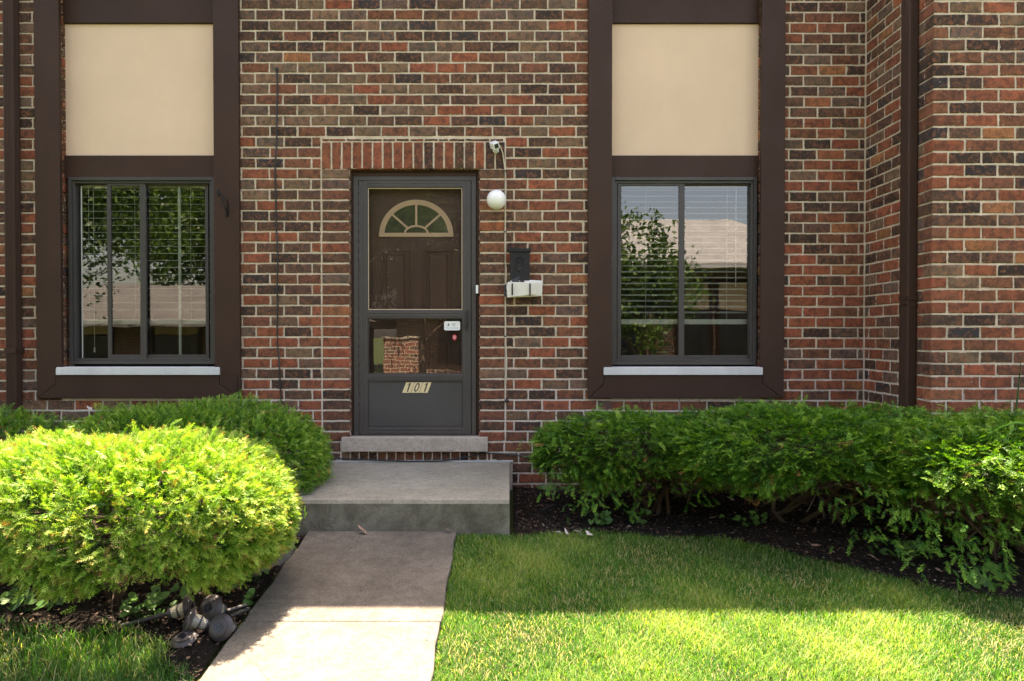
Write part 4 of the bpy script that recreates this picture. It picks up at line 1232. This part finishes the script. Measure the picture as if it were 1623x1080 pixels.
yew('yew with knotty stems and sunlit front at the right edge', (2.92, 1.60, .78), (.92, .68, .34), 14500, .50, 21, 2.7, .75, 7, .50, twigs=150, layer=.8, holes=.3, clip=lambda p: ~((p[:, 0] > 2.7) & (p[:, 1] > -1.0)))
# low hanging tufts and seedlings below the right hand yews
def tufts(spots, parent_name, seed=4):
    rg_ = np.random.default_rng(seed); P, D, U, S, T = [], [], [], [], []
    for (x, d, z, n, s) in spots:
        for i in range(n):
            P.append((x + rg_.normal(0, s), -d + rg_.normal(0, s * .6), z + rg_.normal(0, s * .6)))
            D.append((rg_.normal(0, .6), -.5 + rg_.normal(0, .3), -.6 + rg_.normal(0, .4))); U.append((0, -.4, .8)); S.append(rg_.uniform(.6, 1.1)); T.append(rg_.uniform(.16, .46))
    return sprigs(np.array(P), np.array(D, float), np.array(U, float), np.array(S), np.array(T))
def at_px(px, py, d): return (X_(px, d), d, Z_(py, d))
for k, (lst) in enumerate(([(900, 745, 1.2, 26, .09), (880, 700, 1.1, 24, .08), (960, 770, 1.2, 30, .08), (1000, 790, 1.15, 22, .07), (930, 790, 1.25, 18, .07), (1080, 770, 1.3, 14, .06), (1110, 790, 1.3, 10, .05), (1070, 700, 1.2, 30, .08), (930, 805, 1.2, 14, .06), (895, 780, 1.15, 16, .06)],
                         [(1340, 800, 1.75, 22, .06), (1280, 770, 1.7, 14, .05), (1400, 790, 1.9, 20, .07), (1230, 760, 1.6, 20, .06), (1400, 845, 1.9, 16, .05), (1420, 810, 1.9, 16, .06), (1365, 850, 1.8, 14, .06)],
                         [(1520, 860, 2.15, 24, .06), (1570, 890, 2.2, 26, .07), (1610, 850, 2.2, 30, .09), (1500, 800, 2.1, 24, .07), (1590, 920, 2.2, 18, .05), (1560, 830, 2.15, 24, .08), (1460, 870, 2.1, 22, .07), (1480, 830, 2.05, 26, .08), (1540, 900, 2.25, 22, .06), (1440, 820, 2.0, 24, .08)])):
    par = [o for o in col.objects if o.name.startswith('yew_bush')][3 + k]
    V, T, A = tufts([at_px(a, b, c) + (n, s) for (a, b, c, n, s) in lst], '', 30 + k)
    tag(np_mesh('foliage', V, T, M['yew'], par, A), kind='stuff')

# ------------------------------------------------------------------ lawn
def lawn_blades(n, region, x0, x1, d0, d1, hmin, hmax, name, label, tone=0.0, seed=1):
    rg_ = np.random.default_rng(seed)
    x = rg_.uniform(x0, x1, n * 2); d = rg_.uniform(d0, d1, n * 2)
    ok = region(x, d)
    den = .5 + .5 * np.sin(x * 6 + 1) * np.sin(d * 8) + .4 * np.sin(x * 21 + d * 17)
    ok &= rg_.uniform(0, 1, n * 2) < np.clip(.72 + .3 * den, .3, 1)
    x, d = x[ok][:n], d[ok][:n]; n = len(x)
    patch = np.sin(x * 2.3 + 2) * np.cos(d * 3.7) + .6 * np.sin(x * 5.9 + d * 4.1) + .4 * np.sin(x * 13 - d * 11)
    h = rg_.uniform(hmin, hmax, n) * (1 + .16 * patch) ; w = rg_.uniform(.0010, .0021, n)
    a = rg_.uniform(0, 2 * PI, n); lean = rg_.uniform(.15, 1.15, n) * h
    bx_ = np.cos(a) * lean; by_ = np.sin(a) * lean
    b = np.stack([x, -d, gh(x, d) - .018], -1)
    sx, sy = -np.sin(a), np.cos(a)
    sd = np.stack([sx, sy, np.zeros(n)], -1) * w[:, None]
    m1_ = b + np.stack([bx_ * .35, by_ * .35, h * .62], -1); tp = b + np.stack([bx_, by_, h * .95], -1)
    V = np.stack([b - sd, b + sd, m1_ + sd * .8, m1_ - sd * .8, tp], 1).reshape(-1, 3)
    o = np.arange(n)[:, None] * 5
    F_ = np.concatenate([o + np.array([[0, 1, 2]]), o + np.array([[0, 2, 3]]), o + np.array([[3, 2, 4]])])
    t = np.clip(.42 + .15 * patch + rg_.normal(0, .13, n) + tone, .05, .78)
    dry = rg_.uniform(size=n) < (.08 + .13 * np.clip(-patch, 0, 2)); t[dry] = rg_.uniform(.8, 1.0, dry.sum()); 
    A = np.repeat(t, 5)
    return tag(np_mesh(name, V, F_, M['grass'], None, A), label, 'grass', None, 'stuff')
lawn_r = lambda x, d: ((x > WX1 + .012 * (d - 1.2) - .004 + .008 * np.sin(d * 31)) & (((d > right_bed_edge(x) - .02) & (x > .0)) | ((x <= .0) & (d > 1.30))))
lawn_blades(260000, lawn_r, -.4, 4.2, 1.2, 3.7, .020, .044, 'lawn', 'mown lawn right of the path, shaded near the house and sunlit in front', 0, 1)
lawn_l = lambda x, d: (x < WX0 - .012 + .011 * (d - 1.3)) & (d > left_bed_edge(x) - .05 + .06 * np.sin(x * 17) * np.sin(d * 19))
lawn_blades(46000, lawn_l, -4.4, WX0, 2.3, 3.7, .03, .065, 'lawn', 'thin shaded grass left of the path in front of the yew', -.20, 2)  # lowered tone puts the yew's shadow into the blade colour

# ------------------------------------------------------------------ small things on the ground
def leaf_mesh(w, l, curl, m, name, loc, rot, label, group=None, cat='leaf', n=5):
    """crumpled irregular flake with its own outline, folded along a crease"""
    mb = MB(); v = []; k = 13; scrap = cat == 'litter'
    v.append((0, 0, curl * .5)); r0 = random.uniform(0, 6)
    for ring in (.5, 1.0):
        for i in range(k):
            a = 2 * PI * i / k
            if scrap: r_ = ring * (1 + .25 * math.sin(3 * a + r0) + random.uniform(-.22, .22))
            else: r_ = ring * (abs(math.cos(a * .5 + PI / 2)) * .25 + .75) * (1 + random.uniform(-.13, .13)) * (1.18 if i == 0 else 1)
            x, y = math.cos(a) * r_ * w * .5, math.sin(a) * r_ * l * .5
            z = curl * (1.0 - ring) * .6 + curl * 9 * abs(x) * ring * .9 + random.uniform(-.05, .05) * w * 1.6 * ring
            v.append((x, y, z))
    f = [(0, 1 + i, 1 + (i + 1) % k) for i in range(k)]
    f += [(1 + i, 1 + k + i, 1 + k + (i + 1) % k, 1 + (i + 1) % k) for i in range(k)]
    mb.quad_mesh(v, f)
    if not scrap: mb.tube([(0, -l * .5, .001), (.002, -l * .72, .004)], .001, 4)
    o = mb.build(name, m, None)
    sm = o.modifiers.new('thickness', 'SOLIDIFY'); sm.thickness = .0012
    o.location = loc; o.rotation_euler = [R(a) for a in rot]
    return tag(o, label, cat, group)
g = lambda px, py, dz=.02: (lambda p: (p[0], -p[1], float(gh(0, p[1])) + dz))(G(px, py, dz))
leaf_mesh(.045, .08, .015, M['dryleaf'], 'dry_leaf', g(573, 841, .05), (35, 10, 70), 'curled tan dry leaf at the foot of the step', None)
leaf_mesh(.03, .05, .012, M['dryleaf'], 'dry_leaf', g(709, 842, .04), (20, 10, 110), 'tiny dry leaf at the right end of the path top', None)
leaf_mesh(.045, .065, .02, M['dryleaf'], 'dry_leaf', g(1385, 885, .03), (10, 30, 20), 'curled dry leaf at the shaded bed edge on the right', None)
for (px, py, w, rz, lb2) in ((1293, 866, .05, 50, 'faded dry leaf at the lawn edge below the long dark yew'), (1490, 905, .04, 10, 'faded dry leaf below the knotty stems at right'), (1130, 822, .05, 90, 'faded dry leaf in the hollow below the dark yew'), (870, 792, .04, 30, 'faded dry leaf on the soil right of the landing')):
    leaf_mesh(w * .7, w, .012, M['dryleaf'], 'dry_leaf', g(px, py, .02), (random.uniform(-20, 20), random.uniform(-20, 20), rz), lb2, 'dry leaves in the right bed')
for i, (px, py, s, lb_) in enumerate(((886, 846, .035, 'leftmost small white scrap on the lawn edge'), (898, 845, .045, 'second white scrap on the lawn edge'), (918, 846, .045, 'third white scrap on the lawn edge, upright'), (934, 848, .055, 'largest white scrap on the lawn edge, rightmost'))):
    leaf_mesh(s * .8, s, .012, M['scrap'], 'paper_scrap', g(px, py, .04), (random.uniform(20, 60), random.uniform(-30, 30), random.uniform(0, 180)), lb_, 'white scraps on the lawn edge', 'litter')
leaf_mesh(.03, .10, .008, M['scrap'], 'paper_scrap', (X_(1118, 1.1), -1.1, Z_(673, 1.1)), (25, 0, 85), 'white scrap lying on top of the dark yew', None, 'litter')
leaf_mesh(.04, .06, .01, M['dryleaf'], 'dry_leaf', (X_(1166, 1.35), -1.35, Z_(692, 1.35)), (50, 10, 30), 'orange brown leaf caught on top of the dark yew', None)
leaf_mesh(.03, .05, .008, M['scrap'], 'paper_scrap', (X_(141, .6), -.6, Z_(648, .6)), (40, 0, 60), 'white scrap lying on the far left yew', None, 'litter')
leaf_mesh(.03, .05, .008, M['scrap'], 'paper_scrap', g(1160, 792, .03), (20, 0, 60), 'pale scrap in the dark hollow under the yew', None, 'litter')

# old concrete block left of the path
pv = MB()
pp = [G(400, 905, .05), G(458, 879, .05), G(466, 861, .05), G(428, 857, .05), G(385, 880, .05)]
pp = [(x, -d) for x, d in pp]
n = len(pp); zt = .40
v = [(x, y, zt - .02 * (y + 1.6)) for x, y in pp] + [(x, y, .26) for x, y in pp]
pv.quad_mesh(v, [tuple(range(n)), tuple(range(2 * n - 1, n - 1, -1))] + [(i, i + n, (i + 1) % n + n, (i + 1) % n) for i in range(n)])
tag(pv.build('concrete_block', M['paver'], None, .006), 'chipped concrete block beside the path below the sunlit yew', 'block')

# solar path lights lying in a heap
def path_light(loc, axis, roll, label, stake=True, cap=True, lens=True, flip=1):
    a = Vector(axis).normalized()
    m_ = Matrix.Translation(loc) @ a.to_track_quat('Z', 'Y').to_matrix().to_4x4() @ Matrix.Rotation(R(roll), 4, 'Z')
    m_ = m_ @ Matrix.Scale(.94, 4)
    o = empty('path_light', loc, label, 'path light', 'bronze solar path lights in a heap')
    if cap:
        MB().lathe([(.050, -.006), (.062, -.008), (.063, -.003), (.052, .007), (.043, .010), (.042, .015), (.030, .0185), (.0295, .0185)], 32, m_).build('cap', M['lamp_bronze'], o, smooth=True)
        p = MB().box(-.019, .019, -.019, .019, .0186, .0205); p.v = [tuple(m_ @ Vector(q_)) for q_ in p.v]; p.build('solar_panel', M['solar'], o)
    if lens:
        prof = [(.026, -.083), (.034, -.008)]
        MB().lathe(prof, 24, m_).build('lens', M['lens'], o)
        ribs = MB()
        for i in range(22):
            t = 2 * PI * i / 22; p0 = m_ @ Vector((.0262 * math.cos(t), .0262 * math.sin(t), -.083)); p1 = m_ @ Vector((.0342 * math.cos(t), .0342 * math.sin(t), -.008))
            ribs.tube([p0, p1], .0016, 4)
        ribs.build('rib', M['lens'], o)
        MB().lathe([(.0325, -.050), (.0335, -.050), (.0340, -.043), (.033, -.043)], 24, m_).build('band', M['lamp_bronze'], o, smooth=True)
        MB().lathe([(.010, -.104), (.028, -.098), (.0305, -.083), (.029, -.080)], 24, m_).build('collar', M['lamp_bronze'], o, smooth=True)
    if stake:
        MB().lathe([(.0095, -.33), (.011, -.32), (.011, -.1041)], 14, m_).build('stake', M['lamp_bronze'], o, smooth=True)
    return o
def gp(px, py, up, dd_=0.0):
    x, d = G(px, py + 0, up); return (x, -(d + dd_), float(gh(0, d)) + up)
path_light(gp(297, 967, .075), (.93, .10, .22), 10, 'path light lying furthest left with its stake pointing left')
path_light(gp(331, 966, .10), (-.25, -.86, .45), 35, 'path light at the back of the heap, cap facing out', stake=False)
path_light(gp(347, 998, .07), (-.20, -.90, .38), 50, 'path light at the right front of the heap, cap facing out', stake=False)
path_light(gp(298, 985, .07), (-.78, -.32, .42), 15, 'path light in the middle with its clear lens showing', stake=False)
path_light(gp(289, 1016, .02), (-.10, -.22, .95), 0, 'path light cap lying flat on the grass in front of the heap', stake=False, lens=False)
for (a, b, lb_) in (((357, 972), (388, 962), 'upper loose black stake at the right of the path lights'), ((362, 980), (392, 968), 'lower loose black stake at the right of the path lights')):
    p0, p1 = Vector(gp(a[0], a[1], .05)), Vector(gp(b[0], b[1], .04))
    tag(MB().tube([p0, p1], .010, 10).build('stake', M['black'], None, smooth=True), lb_, 'stake', 'loose path light stakes')
# black pipe stub by the landing
p0, p1 = Vector(g(858, 812, .03)), Vector(g(880, 803, .04))
tag(MB().tube([p0, p1], .013, 10).build('pipe_stub', M['black'], None, smooth=True), 'short black pipe stub in the soil right of the landing', 'pipe')

# weeds with heart shaped leaves
def heart(c, s, nrm, rot, V, F_, A, tone):
    nrm = Vector(nrm).normalized(); u = nrm.orthogonal().normalized(); u.rotate(Matrix.Rotation(rot, 3, nrm)); w = nrm.cross(u)
    pts = [(0, .15), (.25, .42), (.5, .32), (.55, 0), (.3, -.4), (0, -.65), (-.3, -.4), (-.55, 0), (-.5, .32), (-.25, .42)]
    b = len(V); V.append(tuple(Vector(c))); A.append(tone)
    for x, y in pts: V.append(tuple(Vector(c) + (u * x + w * y) * s + nrm * (abs(x) * .22 * s))); A.append(tone + .1)
    for i in range(10): F_.append((b, b + 1 + i, b + 1 + (i + 1) % 10))
def weed(px, py, n, spread, size, label, group):
    base = g(px, py, 0); o = empty('weed', base, label, 'plant', group); V, F_, A = [], [], []; st_ = MB()
    for i in range(n):
        x = base[0] + random.gauss(0, spread); y = base[1] + random.gauss(0, spread * .6); z = float(gh(0, -y)) + random.uniform(.02, .09)
        heart((x, y, z), size * random.uniform(.6, 1.15), (random.uniform(-.5, .5), -.5 + random.uniform(-.4, .3), .8), random.uniform(0, 6), V, F_, A, random.uniform(.1, .9))
        st_.tube([(base[0] + random.gauss(0, spread * .4), base[1] + .01, float(gh(0, -y))), (x, y, z)], .0012, 4, False)
    np_mesh('leaf', np.array(V), np.array(F_), M['weed'], o, np.array(A))['kind'] = 'stuff'
    st_.build('stem', M['weed'], o)
WG = 'weeds in the shaded beds'
for (px, py, n, sp, sz, lb_) in ((215, 985, 14, .06, .055, 'weed under the sunlit yew nearest the path lights'), (260, 965, 10, .05, .05, 'weed just above the path light stake'),
        (30, 975, 16, .09, .06, 'weed at the far left lawn edge'), (396, 965, 5, .02, .05, 'weed leaf beside the path at the loose stakes'), (868, 790, 12, .05, .045, 'weed right of the landing corner'),
        (955, 835, 14, .06, .045, 'weed below the open yew'), (1010, 832, 12, .06, .045, 'weed below the open yew, further right'), (1195, 835, 14, .08, .04, 'weed in the hollow under the dark yew'),
        (1440, 885, 14, .08, .05, 'weed in the dark bed below the knotty stems'), (1555, 930, 12, .06, .065, 'weed with large leaves at the right bed edge'), (1545, 850, 10, .07, .07, 'broad leaved weed under the sunlit yew front at right'),
        (410, 925, 8, .04, .03, 'small weed between block and path'), (350, 945, 8, .04, .04, 'small weed behind the path lights')):
    weed(px, py, n, sp, sz, lb_, WG)
# strap leaved plant at the right edge
sp_ = empty('daylily', (X_(1605, 1.5), -1.5, .33), 'long strap leaved plant by the right edge against the brick wing', 'plant')
rg2 = random.Random(3)
def strap(p0, p1, p2, w):
    mb = MB(); v = []; n = 10; p0, p1, p2 = Vector(p0), Vector(p1), Vector(p2)
    for i in range(n + 1):
        t = i / n; q_ = p0 * (1 - t) ** 2 + p1 * 2 * t * (1 - t) + p2 * t * t
        tg = ((p1 - p0) * (1 - t) + (p2 - p1) * t).normalized(); s_ = tg.cross(Vector((0, -1, .2))).normalized() * w * (math.sin(PI * min(1, .15 + t * .85)) ** .7 + .02)
        v += [q_ - s_, q_ + Vector((0, .004, -.003)), q_ + s_]
    f = []
    for i in range(n):
        for k in range(2): f.append((i * 3 + k, i * 3 + k + 1, i * 3 + 4 + k, i * 3 + 3 + k))
    mb.quad_mesh(v, f); o = mb.build('blade', M['weed'], sp_, smooth=True); return o
bp_ = (X_(1615, 1.5), -1.3, .36)
strap(bp_, (X_(1592, 1.2), -1.3, .9), (X_(1610, 1.2), -1.25, Z_(568, 1.25)), .009)
strap(bp_, (X_(1596, 1.5), -1.75, 1.30), (X_(1562, 2.0), -2.15, Z_(702, 2.15)), .013)
strap(bp_, (X_(1640, 1.5), -1.8, 1.32), (X_(1545, 2.1), -2.2, Z_(690, 2.2)), .010)
strap(bp_, (X_(1640, 1.5), -1.6, 1.15), (X_(1680, 1.5), -1.9, .95), .012)
strap(bp_, (X_(1625, 1.5), -1.6, 1.3), (X_(1640, 1.5), -1.7, 1.25), .009)

# ------------------------------------------------------------------ what stands across the lawn (seen in the panes)
def far_house(x0, x1, y0, y1, eave, ridge, label, wins, hip=2.8, over=1.3, rm='shingle'):
    o = empty('neighbour_house', ((x0 + x1) / 2, y0, -.06), label, 'house', None)
    MB().box(x0, x1, y1, y0, -.1, eave).build('wall', M['far_brick'], o)
    ym = (y0 + y1) / 2
    mb = MB(); a, b, c, d_ = x0 - over, x1 + over, y1 - over, y0 + over
    mb.quad_mesh([(a, d_, eave), (b, d_, eave), (b, c, eave), (a, c, eave), (a + hip, ym, ridge), (b - hip, ym, ridge), (a, d_, eave - .16), (b, d_, eave - .16), (b, c, eave - .16), (a, c, eave - .16)],
                 [(0, 1, 5, 4), (1, 2, 5), (2, 3, 4, 5), (3, 0, 4), (6, 7, 1, 0), (7, 8, 2, 1), (8, 9, 3, 2), (9, 6, 0, 3), (9, 8, 7, 6)])
    mb.build('roof', M[rm], o)
    for (wx, wz0, wz1, ww) in wins:
        w = MB().box(wx - ww / 2 - .1, wx + ww / 2 + .1, y0 + .002, y0 + .06, wz0 - .1, wz1 + .1).build('window', M['trim'], o)
        MB().box(wx - ww / 2, wx + ww / 2, y0 + .06, y0 + .065, wz0, (wz0 + wz1) / 2 + .3).build('pane', M['solar'], w)
        MB().box(wx - ww / 2, wx + ww / 2, y0 + .06, y0 + .066, (wz0 + wz1) / 2 + .34, wz1).build('panel', M['stucco'], w)
    return o
far_house(-3.4, 9.0, -16, -24, 3.6, 5.6, 'brick neighbour house with pale shingle roof across the lawn, seen in the right window pane', [(-1.5, .8, 3.2, 1.2), (1.2, .8, 3.2, 1.2), (3.2, .8, 3.2, 1.0), (5.4, .8, 3.1, .9), (6.6, .8, 3.1, .9)])
# y0 is the face towards the lawn, so walls run from y1 (far) to y0 (near)
far_house(-15, -5.2, -15, -22, 1.95, 3.2, 'low shingle roofed brick house across the lawn, seen in the left window pane', [(-12, .6, 1.9, 1.2), (-9.5, .6, 1.9, 1.2), (-7, .6, 1.9, 1.2)], rm='shingle_dark')
def tree(x, y, h, r, zc_t, label, seed, n=5200, rz=None, ls=1.0):
    rg_ = np.random.default_rng(seed); o = empty('tree', (x, y, -.06), label, 'tree', None)
    t = MB(); pts = [(x + .05 * math.sin(i), y + .05 * math.cos(i * 1.7), -.08 + (zc_t + .4) * i / 6) for i in range(7)]
    t.tube(pts, [.13 - .014 * i for i in range(7)], 9); t.build('trunk', M['treebark'], o, smooth=True)
    br = MB(); cl = []
    for i in range(26):
        a = rg_.uniform(0, 2 * PI); ph = rg_.uniform(-.5, 1.2); L0 = rg_.uniform(.55, 1.0)
        s = Vector(pts[int(rg_.integers(2, 7))]); e = Vector((x + math.cos(a) * math.cos(ph) * r * L0, y + math.sin(a) * math.cos(ph) * r * L0, zc_t + math.sin(ph) * (rz or r) * L0))
        br.tube([s, s.lerp(e, .5) + Vector((0, 0, .12)), e], [.035, .022, .008], 6, False); cl.append(e); cl.append(s.lerp(e, .65))
    tag(br.build('branch', M['treebark'], o, smooth=True), kind='stuff')
    cl = np.array([list(c) for c in cl]); c = cl[rg_.integers(0, len(cl), n)] + rg_.normal(0, r * .15, (n, 3))
    u = rg_.normal(size=(n, 3)); u /= np.linalg.norm(u, axis=1)[:, None]; w = np.cross(u, rg_.normal(size=(n, 3))); w /= np.linalg.norm(w, axis=1)[:, None]
    s = rg_.uniform(.035, .075, n)[:, None] * ls
    V = np.stack([c - u * s, c + w * s * .5, c + u * s, c - w * s * .5], 1).reshape(-1, 3)
    F_ = (np.arange(n)[:, None] * 4 + np.array([[0, 1, 2, 3]]))
    tag(np_mesh('crown', V, F_, M['treeleaf'], o, np.repeat(rg_.uniform(0, 1, n), 4)), kind='stuff')
tree(-8.7, -7.6, 8, 3.3, 5.0, 'big leafy tree across the lawn mirrored in the left window', 2, 38000, 2.7)
tree(2.55, -8.6, 4.5, 1.15, 2.2, 'slender leafy tree across the lawn mirrored in the right window', 4, 6500, 1.7)
tree(-2.2, -11.8, 6, 2.4, 3.9, 'dense dark tree across the lawn mirrored in the storm door', 9, 22000, 2.6)
tree(-10.5, -10, 6, 2.4, 4.6, 'larger tree across the lawn further left', 6, 6000)

tree(-13.0, -26.5, 10, 4.2, 6.0, 'broad tree behind the low house, left of its ridge', 12, 16000, 3.6, 2.4)
tree(-6.8, -27.5, 10, 4.0, 6.0, 'broad tree behind the low house, right of its ridge', 14, 16000, 3.6, 2.4)
gw = MB().box(-2.85, -2.1, -10.85, -10.5, -.1, 1.5).build('brick_pier', M['far_brick'])
tag(gw, 'sunlit brick pier across the lawn mirrored in the lower storm pane', 'pier')
MB().box(-2.87, -2.08, -10.87, -10.48, 1.501, 1.54).build('coping', M['stone'], gw)
